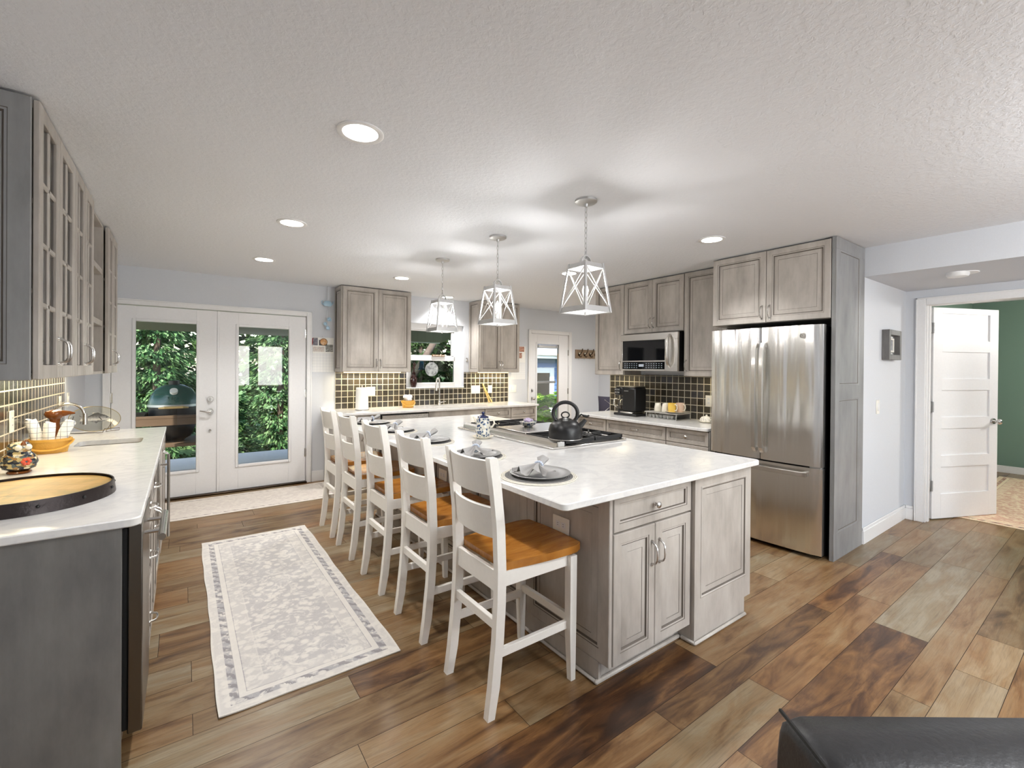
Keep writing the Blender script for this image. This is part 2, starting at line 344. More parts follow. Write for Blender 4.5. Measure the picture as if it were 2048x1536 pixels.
    def sheet(s, fn, nu, nv, mi=0, th=0.0):
        G = [[s.v(fn(i / nu, j / nv)) for j in range(nv + 1)] for i in range(nu + 1)]
        for i in range(nu):
            for j in range(nv): s.f([G[i][j], G[i + 1][j], G[i + 1][j + 1], G[i][j + 1]], mi)
        if th:
            H = [[s.v(Vector(fn(i / nu, j / nv)) - Vector((0, 0, th))) for j in range(nv + 1)] for i in range(nu + 1)]
            for i in range(nu):
                for j in range(nv): s.f([H[i][j], H[i][j + 1], H[i + 1][j + 1], H[i + 1][j]], mi)
            for i in range(nu):
                for j in (0, nv): s.f([G[i][j], H[i][j], H[i + 1][j], G[i + 1][j]], mi)
            for j in range(nv):
                for i in (0, nu): s.f([G[i][j], G[i][j + 1], H[i][j + 1], H[i][j]], mi)
        return s
    def rings_panel(s, w, h, prof, back):
        """nested rectangles: prof = [(inset, out, material)], local u 0..w, v 0..h, out along +d"""
        rs = []
        for ins, d, mi in [(0, back, 0)] + prof:
            rs.append(([s.v((ins, d, ins)), s.v((w - ins, d, ins)), s.v((w - ins, d, h - ins)), s.v((ins, d, h - ins))], mi))
        for (a, _), (b, mi) in zip(rs, rs[1:]):
            for i in range(4): s.f([a[i], a[(i + 1) % 4], b[(i + 1) % 4], b[i]], mi)
        s.f(rs[0][0][::-1]); s.f(rs[-1][0], rs[-1][1]); return s

def root_loc(o):
    v = Vector((0, 0, 0))
    while o is not None: v += o.location; o = o.parent
    return v
def obj(name, mb, mats, parent=None, smooth=38, loc=None, kind=None, label=None):
    bm = mb.bm
    bmesh.ops.recalc_face_normals(bm, faces=bm.faces)
    off = root_loc(parent) if parent is not None else Vector(loc or (0, 0, 0))
    if off.length: bmesh.ops.translate(bm, verts=bm.verts, vec=-off)
    me = bpy.data.meshes.new(name); bm.to_mesh(me); bm.free()
    for m in (mats if isinstance(mats, (list, tuple)) else [mats]): me.materials.append(M[m] if isinstance(m, str) else m)
    if smooth:
        me.polygons.foreach_set('use_smooth', [True] * len(me.polygons)); me.set_sharp_from_angle(angle=math.radians(smooth))
    o = bpy.data.objects.new(name, me); C.objects.link(o)
    if parent is not None: o.parent = parent
    elif loc: o.location = loc
    if kind: o['kind'] = kind
    if label: o['label'] = label
    return o
def thing(name, label, cat, loc=(0, 0, 0), group=None):
    o = bpy.data.objects.new(name, None); C.objects.link(o); o.empty_display_size = 0.05; o.location = loc
    o['label'] = label; o['category'] = cat
    if group: o['group'] = group
    return o
def tag(o, label, cat, group=None):
    o['label'] = label; o['category'] = cat
    if group: o['group'] = group
    return o
def struct(name, mb, mats, parent=None, smooth=38):
    o = obj(name, mb, mats, parent, smooth)
    if parent is None: o['kind'] = 'structure'
    return o
def dup(root, loc, rotz=0.0, label=None):
    r = root.copy(); C.objects.link(r); r.location = loc; r.rotation_euler = (0, 0, rotz)
    if label: r['label'] = label
    def kids(a, b):
        for ch in list(a.children):
            c = ch.copy(); C.objects.link(c); c.parent = b; kids(ch, c)
    kids(root, r); return r
def frame(origin, u, n):
    """local (u along width, d outwards, v up) -> world"""
    u, n = Vector(u), Vector(n)
    return Matrix(((u.x, n.x, 0, origin[0]), (u.y, n.y, 0, origin[1]), (u.z, n.z, 1, origin[2]), (0, 0, 0, 1)))

# ------------------------------------------------------------------ the room
LX, RX, YB, CH = -0.78, 4.54, 6.03, 2.445
YR = -4.6
def planks():
    ys = []; y = 0.33 - 9 * 0.543
    while y < 6.1:
        for dw in (0, 0.176, 0.308): ys.append(y + dw)
        y += 0.543
    ys.append(y)
    ends = {(0.33, 0.506): [3.015, 3.512], (0.506, 0.638): [2.585, 4.6], (0.638, 0.873): [1.693, 3.193, 4.62], (0.873, 1.049): [2.131, 3.5], (1.049, 1.181): [1.605, 3.11],
            (1.181, 1.416): [0.75, 2.087, 4.0], (1.416, 1.592): [1.128, 3.277], (1.592, 1.724): [0.541, 2.4], (1.724, 1.959): [1.5], (1.959, 2.135): [0.624, 1.9], (2.135, 2.267): [0.0355, 1.3], (2.502, 2.678): [0.036, 1.3],
            (3.353, 3.588): [0.028, 1.2], (4.438, 4.672): [-0.09, 1.1], (4.672, 4.85): [0.44, 1.7]}
    special = {(1.181, 1.416, 2.087): (0.2, 0.31, 0.1), (0.638, 0.873, 3.193): (0.3, 0.55, 0.15), (0.638, 0.873, 4.62): (0.85, 0.2, 0.9), (1.049, 1.181, 99): (0.40, 0.7, 0.02), (1.959, 2.135, 1.9): (0.30, 0.4, 0.2), (1.724, 1.959, 99): (0.42, 0.14, 0.1)}
    bm = bmesh.new(); lay = bm.loops.layers.float_color.new('tone'); rnd = random.Random(11); g = 0.0011
    for a, b in zip(ys, ys[1:]):
        known = []
        for (ya, yb), e in ends.items():
            if abs(ya - a) < 0.03 and abs(yb - b) < 0.03: known = e
        xs = list(known) or [rnd.uniform(-0.7, 0.7)]
        while xs[-1] < 9.6: xs.append(xs[-1] + rnd.uniform(0.9, 1.55))
        while xs[0] > -0.95: xs.insert(0, xs[0] - rnd.uniform(0.9, 1.55))
        for xa, xb in zip(xs, xs[1:]):
            t = (min(1, max(0.1, rnd.gauss(0.62, 0.11))), rnd.random(), rnd.random())
            for (ya, yb, xe), tt in special.items():
                if abs(ya - a) < 0.03 and (abs(xe - xb) < 0.05 or (xe == 99 and xa < 3.2 < xb and xa > 3.0)): t = tt
            xa2, xb2 = max(xa, -0.9), min(xb, 9.6)
            if xb2 - xa2 < 0.02: continue
            f = bm.faces.new([bm.verts.new((x, y, 0.0)) for x, y in ((xa2 + g, a + g), (xb2 - g, a + g), (xb2 - g, b - g), (xa2 + g, b - g))]); f.material_index = 0
            for lp in f.loops: lp[lay] = t + (1,)
    f = bm.faces.new([bm.verts.new(p) for p in ((-0.92, YR, -0.0015), (9.6, YR, -0.0015), (9.6, 6.16, -0.0015), (-0.92, 6.16, -0.0015))]); f.material_index = 1
    me = bpy.data.meshes.new('floor'); bm.to_mesh(me); bm.free(); me.materials.append(M['floor']); me.materials.append(M['seam'])
    o = bpy.data.objects.new('floor', me); C.objects.link(o); o['kind'] = 'structure'
planks()
struct('ceiling', MB().box(-0.92, 9.6, YR - 0.1, 6.2, CH, CH + 0.1), 'ceil')
struct('wall_left', MB().box(LX - 0.14, LX, YR, 6.17, 0, CH), 'wall')
b = MB()
for x0, x1, z0, z1 in ((-0.92, -0.60, 0, CH), (-0.60, 1.238, 2.06, CH), (1.238, 2.53, 0, CH), (2.53, 3.46, 0, 1.135), (2.53, 3.46, 2.07, CH), (3.46, 4.755, 0, CH), (4.755, 5.635, 2.04, CH), (5.635, 6.55, 0, CH)):
    b.box(x0, x1, YB, YB + 0.14, z0, z1)
struct('wall_back', b, 'wall')
struct('wall_right', MB().box(RX, RX + 0.1, 1.33, 4.07, 0, CH), 'wall')
struct('wall_hall_side', MB().box(RX + 0.1, 5.82, 1.33, 1.45, 0, CH), 'wall')
struct('wall_nook', MB().box(6.41, 6.52, 1.45, 6.17, 0, CH), 'wall')
b = MB(); b.box(5.70, 5.82, 1.19, 1.33, 0, CH).box(5.70, 5.82, 0.31, 1.19, 2.066, CH).box(5.70, 5.82, YR, 0.31, 0, CH)
struct('wall_hall', b, 'wall')
struct('wall_header', MB().box(RX, 5.70, YR, 1.33, 2.207, CH), 'wall')
b = MB(); xs = [-0.92] + [q for ab in REAR_WIN for q in ab] + [5.82]
for i in range(0, len(xs), 2): b.box(xs[i], xs[i + 1], YR - 0.12, YR, 0, CH)
for a, c in REAR_WIN: b.box(a, c, YR - 0.12, YR, 0, 0.75).box(a, c, YR - 0.12, YR, 2.15, CH)
struct('wall_rear', b, 'wall')
struct('wall_light_block', MB().box(LX, 0.85, -1.1, -0.98, 0, CH), 'wall')  # unseen wall stub added behind the camera to shade the left cabinets
for i, (a, c) in enumerate(REAR_WIN):
    b = MB()
    for x0, x1, z0, z1 in ((a, a + .05, .75, 2.15), (c - .05, c, .75, 2.15), (a, c, .75, .8), (a, c, 2.1, 2.15)): b.box(x0, x1, YR - 0.09, YR - 0.03, z0, z1, .004)
    struct('window_%d' % (i + 2), b, 'white')
struct('wall_green_side', MB().box(5.82, 9.6, 1.45, 1.55, 0, CH), 'green')
struct('wall_green_far', MB().box(9.5, 9.6, YR, 1.45, 0, CH), 'green')
struct('wall_green_rear', MB().box(5.82, 9.6, YR - .1, YR, 0, CH), 'green')
def bb(name, x0, x1, y0, y1, h=0.135):
    b = MB(); b.box(x0, x1, y0, y1, 0, h * .8, .002); 
    dx, dy = (0.004, 0) if abs(x1 - x0) < abs(y1 - y0) else (0, 0.004)
    b.box(x0 + dx, x1 - dx, y0 + dy, y1 - dy, h * .8, h, .003); struct(name, b, 'white')
bb('baseboard_hall_side', 4.548, 5.70, 1.314, 1.33)
bb('baseboard_hall', 5.684, 5.70, 1.256, 1.314)
bb('baseboard_back', 1.292, 1.44, 6.014, 6.03)
bb('baseboard_nook', 5.78, 6.41, 6.014, 6.03)
bb('baseboard_left', -0.78, -0.764, 5.02, 6.03)
bb('baseboard_green_far', 9.484, 9.5, YR, 1.45, .1)
bb('baseboard_green_side', 5.9, 9.48, 1.434, 1.45, .1)

# ------------------------------------------------------------------ doors and windows of the setting
def casing(b, u0, u1, top, wd, M_, th=0.018):
    b.M = M_
    b.box(u0 - wd, u0, 0, th, 0, top + wd, .004); b.box(u1, u1 + wd, 0, th, 0, top + wd, .004); b.box(u0, u1, 0, th, top, top + wd, .004)
    b.box(u0 - wd, u0 - wd + .014, th, th + .006, 0, top + wd, .003); b.box(u1 + wd - .014, u1 + wd, th, th + .006, 0, top + wd, .003); b.box(u0 - wd, u1 + wd, th, th + .006, top + wd - .014, top + wd, .003)
def leaf(parent, x0, x1, g0, g1, gz0, gz1, z1=2.045, y=6.045, t=0.044, mat='doorwhite'):
    b = MB()
    for a, c, d, e in ((x0, g0, .022, z1), (g1, x1, .022, z1), (g0, g1, .022, gz0), (g0, g1, gz1, z1)): b.box(a, c, y, y + t, d, e, .0015)
    lf = obj('door_leaf', b, mat, parent)
    b = MB()
    for a, c, d, e in ((g0 - .03, g0, gz0 - .03, gz1 + .03), (g1, g1 + .03, gz0 - .03, gz1 + .03), (g0, g1, gz0 - .03, gz0), (g0, g1, gz1, gz1 + .03)): b.box(a, c, y - .011, y, d, e, .004)
    obj('glass_stop', b, mat, lf); obj('glass_pane', MB().box(g0, g1, y + .018, y + .024, gz0, gz1), 'glass', lf)
    return lf
d1 = bpy.data.objects.new('door_1', None); C.objects.link(d1); d1.location = (0.31, 6.04, 0); d1['kind'] = 'structure'; d1['label'] = 'white double french doors with tall glass panes to the deck'
b = MB(); casing(b, -0.595, 1.232, 2.052, 0.056, frame((0, YB, 0), (1, 0, 0), (0, -1, 0))); b.M = Matrix()
b.box(-0.60, -0.592, 6.03, 6.16, 0, 2.06).box(1.230, 1.238, 6.03, 6.16, 0, 2.06).box(-0.6, 1.238, 6.03, 6.16, 2.052, 2.06)
obj('door_frame', b, 'white', d1)
obj('threshold', MB().box(-0.6, 1.238, 5.995, 6.17, 0.0, 0.02, .006), 'bronze', d1)
lf = leaf(d1, -0.588, 0.303, -0.399, 0.113, 0.296, 1.887)
b = MB(); b.cyl((0.243, 6.045, 1.063), (0.243, 6.02, 1.063), .032, .026, 20); b.box(.238, .248, 6.0, 6.02, 1.045, 1.08, .002); obj('deadbolt', b, 'nickel', lf)
b = MB(); b.cyl((0.243, 6.045, .927), (0.243, 6.028, .927), .032, .03, 20).cyl((0.243, 6.03, .927), (0.243, 5.985, .927), .011)
b.tube([(0.243, 5.985, .927), (.205, 5.982, .93), (.17, 5.984, .936), (.145, 5.99, .94)], [.011, .01, .008, .006]); obj('lever_handle', b, 'nickel', lf)
obj('floor_bolt', MB().cyl((0.24, 6.045, .716), (0.24, 6.03, .716), .014, .012), 'nickel', lf)
lf2 = leaf(d1, 0.323, 1.225, 0.511, 1.033, 0.305, 1.882)
obj('astragal', MB().box(.303, .329, 6.036, 6.046, .022, 2.045, .003), 'doorwhite', lf2)
for x in (-0.592, 1.229):
    for z in (0.37, 1.1, 1.84): obj('hinge', MB().cyl((x, 6.036, z - .05), (x, 6.036, z + .05), .008, n=10).box(x - .014, x + .014, 6.04, 6.046, z - .05, z + .05), 'nickel', d1)
# single back door
d2 = bpy.data.objects.new('door_2', None); C.objects.link(d2); d2.location = (5.19, 6.04, 0); d2['kind'] = 'structure'; d2['label'] = 'narrow white back door with a glass pane and raised blind'
b = MB(); casing(b, 4.76, 5.628, 2.032, 0.06, frame((0, YB, 0), (1, 0, 0), (0, -1, 0))); b.M = Matrix()
b.box(4.755, 4.763, 6.03, 6.16, 0, 2.04).box(5.627, 5.635, 6.03, 6.16, 0, 2.04).box(4.755, 5.635, 6.03, 6.16, 2.032, 2.04); obj('door_frame', b, 'white', d2)
lf = leaf(d2, 4.766, 5.624, 4.909, 5.40, 0.33, 1.855, 2.03)
b = MB(); b.box(4.915, 5.37, 6.03, 6.06, 1.79, 1.835, .004); b.box(4.93, 4.955, 6.02, 6.03, 1.8, 1.84).box(5.33, 5.355, 6.02, 6.03, 1.8, 1.84); obj('blind_headrail', b, 'galv', lf)
obj('cross_rail', MB().box(4.909, 5.36, 6.072, 6.095, 1.175, 1.215, .003), 'galv', lf)
b = MB(); b.box(5.365, 5.392, 6.03, 6.05, .8, 1.7, .004); obj('blind_track', b, plain('tan_track', (170, 156, 136), .5), lf)
for z, nm in ((1.06, 'deadbolt'), (0.923, 'door_knob')):
    b = MB(); b.cyl((4.793, 6.045, z), (4.793, 6.03, z), .032, .03, 18)
    if nm == 'door_knob': b.cyl((4.793, 6.03, z), (4.793, 6.0, z), .01).ball((4.80, 5.985, z), (.028, .02, .026))
    else: b.box(4.788, 4.798, 6.012, 6.03, z - .016, z + .016, .002)
    obj(nm, b, 'nickel', lf)
for z in (.3, 1.03, 1.72): obj('hinge', MB().cyl((5.631, 6.034, z - .05), (5.631, 6.034, z + .05), .008, n=10).box(5.617, 5.645, 6.038, 6.046, z - .05, z + .05), 'nickel', d2)
# white panel door, open into the green room
d3 = bpy.data.objects.new('door_3', None); C.objects.link(d3); d3.location = (5.76, 0.75, 0); d3['kind'] = 'structure'; d3['label'] = 'white five-panel door standing open into the green room'
b = MB(); casing(b, 0.0, 0.86, 2.06, 0.072, frame((5.70, 1.18, 0), (0, -1, 0), (-1, 0, 0)), .02); b.M = Matrix()
b.box(5.70, 5.84, 1.172, 1.19, 0, 2.066, .002).box(5.70, 5.84, .31, .328, 0, 2.066, .002).box(5.70, 5.84, .31, 1.19, 2.06, 2.066)
b.box(5.745, 5.785, 1.16, 1.172, 0, 2.06, .002); obj('door_frame', b, 'white', d3)
h0, h1 = Vector((5.845, 1.155, 0)), Vector((6.605, 0.82, 0)); du = (h1 - h0); W3 = du.length; du.normalize(); dn = Vector((-du.y, du.x, 0)) * -1
F3 = frame((h0.x, h0.y, 0.012), du, dn)
b = MB(F3); T3 = 0.036; ph = [0.235, 0.567, 0.583]; H3 = 2.04
zs = [0.235, 0.607, 0.979, 1.351, 1.723]; pw = (0.11, W3 - 0.11); hh = 0.262
edges = [0.0]
b.box(0, pw[0], -T3, 0, 0, H3, .001); b.box(pw[1], W3, -T3, 0, 0, H3, .001)
zz = 0.0
for z in zs: b.box(pw[0], pw[1], -T3, 0, zz, z); b.box(pw[0], pw[1], -T3 + .011, -.011, z, z + hh); zz = z + hh
b.box(pw[0], pw[1], -T3, 0, zz, H3)
lf = obj('door_leaf', b, 'doorwhite', d3, 30)
for s_, y_ in ((1, 0.0), (-1, -T3)):
    b = MB(F3); k = W3 - .065; b.cyl((k, y_, .93), (k, y_ + s_ * .012, .93), .032, .028, 18).cyl((k, y_, .93), (k, y_ + s_ * .045, .93), .011).ball((k, y_ + s_ * .055, .93), (.027, .02, .027)); obj('door_knob', b, 'nickel', lf)
for z in (.27, 1.03, 1.79): obj('hinge', MB(F3).box(-.03, .0, -.02, .003, z, z + .1, .002).cyl((-.008, .006, z), (-.008, .006, z + .1), .007), 'pewter', d3)
# window above the sink
b = MB(); y0, y1 = 6.085, 6.15
for x0, x1, z0, z1 in ((2.53, 2.60, 1.15, 2.07), (3.33, 3.46, 1.15, 2.07), (2.6, 3.33, 1.985, 2.07), (2.6, 3.33, 1.15, 1.20)): b.box(x0, x1, y0, y1, z0, z1, .004)
w1 = struct('window_1', b, 'white'); w1['label'] = 'white double-hung window above the kitchen sink'
b = MB()
for x0, x1, z0, z1 in ((2.6, 2.625, 1.6, 1.985), (3.285, 3.33, 1.6, 1.985), (2.6, 3.33, 1.965, 1.985), (2.6, 3.33, 1.59, 1.615)): b.box(x0, x1, 6.11, 6.14, z0, z1, .003)
us = obj('upper_sash', b, 'white', w1); obj('glass_pane', MB().box(2.6, 3.3, 6.122, 6.127, 1.6, 1.98), 'glass', us)
b = MB()
for x0, x1, z0, z1 in ((2.6, 2.62, 1.2, 1.6), (3.315, 3.34, 1.2, 1.6), (2.6, 3.33, 1.195, 1.215), (2.6, 3.33, 1.535, 1.6)): b.box(x0, x1, 6.075, 6.108, z0, z1, .003)
ls = obj('lower_sash', b, 'white', w1); obj('glass_pane', MB().box(2.6, 3.33, 6.09, 6.095, 1.2, 1.55), 'glassgreen', ls)
obj('insect_screen', MB().box(2.6, 3.315, 6.143, 6.145, 1.2, 1.55), glassy('fine_mesh_screen', (0.62, 0.66, 0.66)), ls)
obj('sill', MB().box(2.535, 3.455, 6.005, 6.085, 1.135, 1.15, .004), 'white', w1)

# ------------------------------------------------------------------ cabinetry
RAISED = lambda s: [(0, -.003, 0), (.003, 0, 0), (s - .014, 0, 0), (s - .012, -.0025, 1), (s - .004, -.003, 0), (s, -.009, 1), (s + .003, -.010, 1), (s + .006, -.009, 0), (s + .034, -.002, 0), (s + .036, -.0035, 1), (s + .039, -.003, 0)]
FLATP = lambda s: [(0, -.003, 0), (.003, 0, 0), (s - .012, 0, 0), (s - .010, -.0025, 1), (s - .003, -.004, 0), (s, -.012, 1), (s + .003, -.012, 0)]
def sub(F, u, d, v): return F @ Matrix.Translation((u, d, v))
def pull(F, u, v, ln=0.11, parent=None, vert=True, out=0.032):
    b = MB(sub(F, u, 0, v)); P = []
    for i in range(9):
        t = i / 8; s = (t - .5) * ln; o = out * (1 - (2 * t - 1) ** 4) ** .8 + .002
        P.append((0, o, s) if vert else (s, o, 0))
    b.tube(P, [.0055, .0045, .004, .0045, .005, .0045, .004, .0045, .0055], 8)
    for s in (-.5, .5):
        q = (0, 0, s * ln) if vert else (s * ln, 0, 0); q2 = (q[0], .006, q[2]); b.cyl(q, q2, .009, .007, 10)
    return obj('handle', b, 'nickel', parent)
def knob(F, u, v, parent):
    b = MB(sub(F, u, 0, v)); P = [(.009, 0), (.006, .004), (.006, .012), (.015, .016), (.016, .021), (.011, .026), (.001, .028)]
    b.loft([[(r * math.cos(2 * PI * i / 14), z, r * math.sin(2 * PI * i / 14)) for i in range(14)] for r, z in P]); return obj('knob', b, 'nickel', parent)
def door(F, u, v, w, h, parent, hu=None, hv=None, s=.058, glass=False, mat='cab'):
    G = sub(F, u, 0, v); b = MB(G)
    if not glass:
        b.rings_panel(w, h, RAISED(s), -.02); d = obj('door', b, [mat, 'glaze'], parent, 20)
    else:
        b.box(0, s, -.02, 0, 0, h, .003).box(w - s, w, -.02, 0, 0, h, .003).box(s, w - s, -.02, 0, 0, s, .003).box(s, w - s, -.02, 0, h - s, h, .003)
        b.box(w / 2 - .011, w / 2 + .011, -.018, -.004, s, h - s, .004)
        for i in (1, 2, 3):
            z = s + (h - 2 * s) * i / 4; b.box(s, w - s, -.018, -.004, z - .011, z + .011, .004)
        d = obj('door', b, mat, parent, 30); obj('glass_pane', MB(G).box(s - .005, w - s + .005, -.014, -.011, s - .005, h - s + .005), 'glass', d)
    if hu is not None: pull(F, hu, hv, parent=d)
    return d
def drawer(F, u, v, w, h, parent, kind='knob', s=.042, mat='cab'):
    b = MB(sub(F, u, 0, v)); b.rings_panel(w, h, RAISED(s) if h > .2 else FLATP(s), -.02); d = obj('drawer', b, [mat, 'glaze'], parent, 20)
    if kind == 'knob': knob(F, u + w / 2, v + h / 2, d)
    elif kind == 'pull': pull(F, u + w / 2, v + h / 2, .1, d, False, .028)
    return d
def body(F, w, dep, z0, z1, parent, mat='cab', toe=0.0, front=-.021, open_front=False, lining=False):
    b = MB(F)
    if open_front:
        t = .018
        b.box(0, t, -dep, front, z0, z1).box(w - t, w, -dep, front, z0, z1).box(t, w - t, -dep, front, z0, z0 + t).box(t, w - t, -dep, front, z1 - t, z1).box(t, w - t, -dep, -dep + .008, z0 + t, z1 - t)
    else: b.box(0, w, -dep, front, z0, z1, .0015)
    if toe: b.box(0, w, -dep, -.085, 0, z0)
    c = obj('carcass', b, mat, parent)
    if lining:
        b = MB(F); t = .018; e = .002
        b.box(t, t + e, -dep + .01, front, z0 + t, z1 - t).box(w - t - e, w - t, -dep + .01, front, z0 + t, z1 - t).box(t + e, w - t - e, -dep + .009, -dep + .012, z0 + t, z1 - t).box(t + e, w - t - e, -dep + .012, front, z1 - t - e, z1 - t)
        obj('lining', b, 'cabin', c)
    return c
def panel(F, u, v, w, h, parent, name='side_panel', s=.06, mat='cab', back=-.018):
    b = MB(sub(F, u, 0, v)); b.rings_panel(w, h, RAISED(s), back); return obj(name, b, [mat, 'glaze'], parent, 20)

Z0, Z1 = 1.37, 2.436
# --- left wall run
def FL(y, x=-0.445): return frame((x, y, 0), (0, 1, 0), (1, 0, 0))
gW = 'left wall cabinets'
def left_glass(y0, y1, label, near=False):
    t = thing('glass_door_cabinet', label, 'cabinet', (LX + .15, y0, Z0), gW); F = FL(y0); w_ = y1 - y0
    body(F, w_, .335, Z0, Z1, t, open_front=True, front=-.029, lining=True)
    for z in (1.71, 2.06): obj('shelf', MB(F).box(.0205, w_ - .0205, -.322, -.035, z, z + .018), 'cabin', t)
    obj('light_strip', MB(F).box(.05, w_ - .05, -.27, -.24, Z0 - .012, Z0), 'stripon', t)
    m = w_ / 2; h = Z1 - Z0 - .006
    door(F, .003, Z0 + .003, m - .005, h, t, m - .028, Z0 + .12, .056, True)
    door(F, m + .002, Z0 + .003, m - .005, h, t, m + .03, Z0 + .12, .056, True)
    if near: panel(frame((LX + .003, y0 - .012, 0), (1, 0, 0), (0, -1, 0)), 0, Z0, .311, Z1 - Z0, t, 'side_panel', .075, 'panelshade', -.0118)
    return t
left_glass(2.452, 3.155, 'grey glass-front wall cabinet on the left wall nearest the camera, panelled near side', True)
left_glass(3.157, 3.742, 'grey glass-front wall cabinet on the left wall between its near neighbour and the open shelves')
t = thing('open_shelf_cabinet', 'open grey shelf unit with three bays between glass-front cabinets on the left wall', 'cabinet', (LX + .15, 3.745, Z0), gW); F = FL(3.745, -.475)
body(F, .652, .305, Z0, Z1, t, open_front=True, front=0)
for z in (1.71, 2.08): obj('shelf', MB(F).box(.018, .634, -.297, -.001, z, z + .04, .002), 'cab', t)
left_glass(4.400, 4.958, 'grey glass-front wall cabinet on the left wall nearest the french doors')
t = thing('glass_bowl', 'clear glass bowl of shells on the lowest open shelf of the left wall', 'bowl', (-.58, 4.18, 1.388))
obj('bowl', MB().lathe([(.035, 0), (.06, .01), (.075, .06), (.08, .11), (.077, .11), (.07, .06), (.055, .016), (.001, .014)], (-.58, 4.18, 1.3885), 20), 'glass', t)
obj('filling', MB().lathe([(.05, .018), (.066, .05), (.04, .065), (.001, .07)], (-.58, 4.18, 1.389), 14), plain('teal_shells', (128, 158, 148), .5, 0, .4, 60), t)
tag(obj('ornament', MB().lathe([(.03, 0), (.034, .02), (.02, .05), (.024, .07), (.001, .09)], (-.55, 4.1, 2.121), 12), plain('coral_red', (206, 120, 100), .4), loc=(-.55, 4.1, 2.12)), 'small coral red ornament on the top open shelf of the left wall', 'ornament')

# left base run: near end panel, stainless cooler, drawer cabinet, far beverage fridge, worktop with prep sink hole
FB = frame((-.145, 0, 0), (0, 1, 0), (1, 0, 0)); CT = 0.90
t = thing('end_panel', 'dark grey end panel closing the near end of the left worktop', 'cabinet panel', (-.45, 2.08, 0))
obj('panel', MB().box(LX + .002, -.172, 2.072, 2.092, 0.0, CT - .0305, .001), 'paneldark', t)
obj('shoe_moulding', MB().box(LX + .002, -.160, 2.060, 2.0725, 0, .022, .008), 'cab', t)
t = thing('ice_maker', 'stainless undercounter appliance with bar handle at the near end of the left worktop', 'appliance', (-.4, 2.3, 0), 'left run appliances')
obj('housing', MB().box(LX + .05, -.172, 2.098, 2.50, .10, CT - .034, .003).box(LX + .05, -.23, 2.098, 2.50, 0.0, .10), 'steeldark', t)
obj('gasket', MB().box(-.172, -.158, 2.105, 2.49, .13, CT - .05), 'blackgap', t)
dd = obj('door', MB().box(-.158, -.116, 2.098, 2.50, .115, CT - .037, .004), 'steeldark', t)
b = MB(); b.cyl((-.062, 2.10, .802), (-.062, 2.44, .802), .0125, n=16)
for y in (2.19, 2.36): b.cyl((-.116, y, .802), (-.062, y, .802), .0075)
obj('handle', b, 'nickel', dd)
t = thing('drawer_cabinet', 'grey base cabinet with drawers over doors in the left run', 'cabinet', (-.45, 2.95, 0)); F = sub(FB, 0, 0, 0) @ Matrix.Translation((2.505, .02, 0))
body(F, .885, .63, .10, CT - .0305, t, toe=1)
for k, (u, w_) in enumerate(((.0, .37), (.37, .515))):
    drawer(F, u + .004, .70, w_ - .008, .155, t, 'pull')
    if k == 0:
        drawer(F, u + .004, .41, w_ - .008, .28, t, 'pull'); drawer(F, u + .004, .115, w_ - .008, .285, t, 'pull')
    else: door(F, u + .004, .115, w_ / 2 - .006, .575, t, u + w_ / 2 - .03, .60); door(F, u + w_ / 2 + .002, .115, w_ / 2 - .006, .575, t, u + w_ / 2 + .03, .60)
t = thing('beverage_fridge', 'undercounter beverage fridge with long vertical bar handle in the left run', 'appliance', (-.4, 3.7, 0), 'left run appliances')
obj('housing', MB().box(LX + .05, -.172, 3.395, 4.0, .10, CT - .034, .003).box(LX + .05, -.23, 3.395, 4.0, 0, .10), 'steeldark', t)
b = MB()
for y0, y1, z0, z1 in ((3.395, 3.455, .115, .86), (3.94, 4.0, .115, .86), (3.455, 3.94, .115, .18), (3.455, 3.94, .80, .86)): b.box(-.17, -.128, y0, y1, z0, z1, .003)
dd = obj('door', b, 'steel', t); obj('glass_pane', MB().box(-.16, -.14, 3.455, 3.94, .18, .80), 'darkglass', dd)
b = MB(); b.cyl((-.082, 3.965, .24), (-.082, 3.965, .815), .009, n=12)
for z in (.31, .745): b.cyl((-.128, 3.965, z), (-.082, 3.965, z), .006)
obj('handle', b, 'nickel', dd)
t = thing('sink_cabinet', 'grey two-door base cabinet under the prep sink at the french-door end of the left run', 'cabinet', (-.45, 4.5, 0)); F = FB @ Matrix.Translation((4.005, .02, 0))
body(F, .94, .63, .10, CT - .2, t, toe=1); obj('apron_rail', MB(F).box(0, .94, -.06, -.021, CT - .2, CT - .0305), 'cab', t); door(F, .004, .115, .463, .74, t, .44, .70); door(F, .473, .115, .463, .74, t, .50, .70)

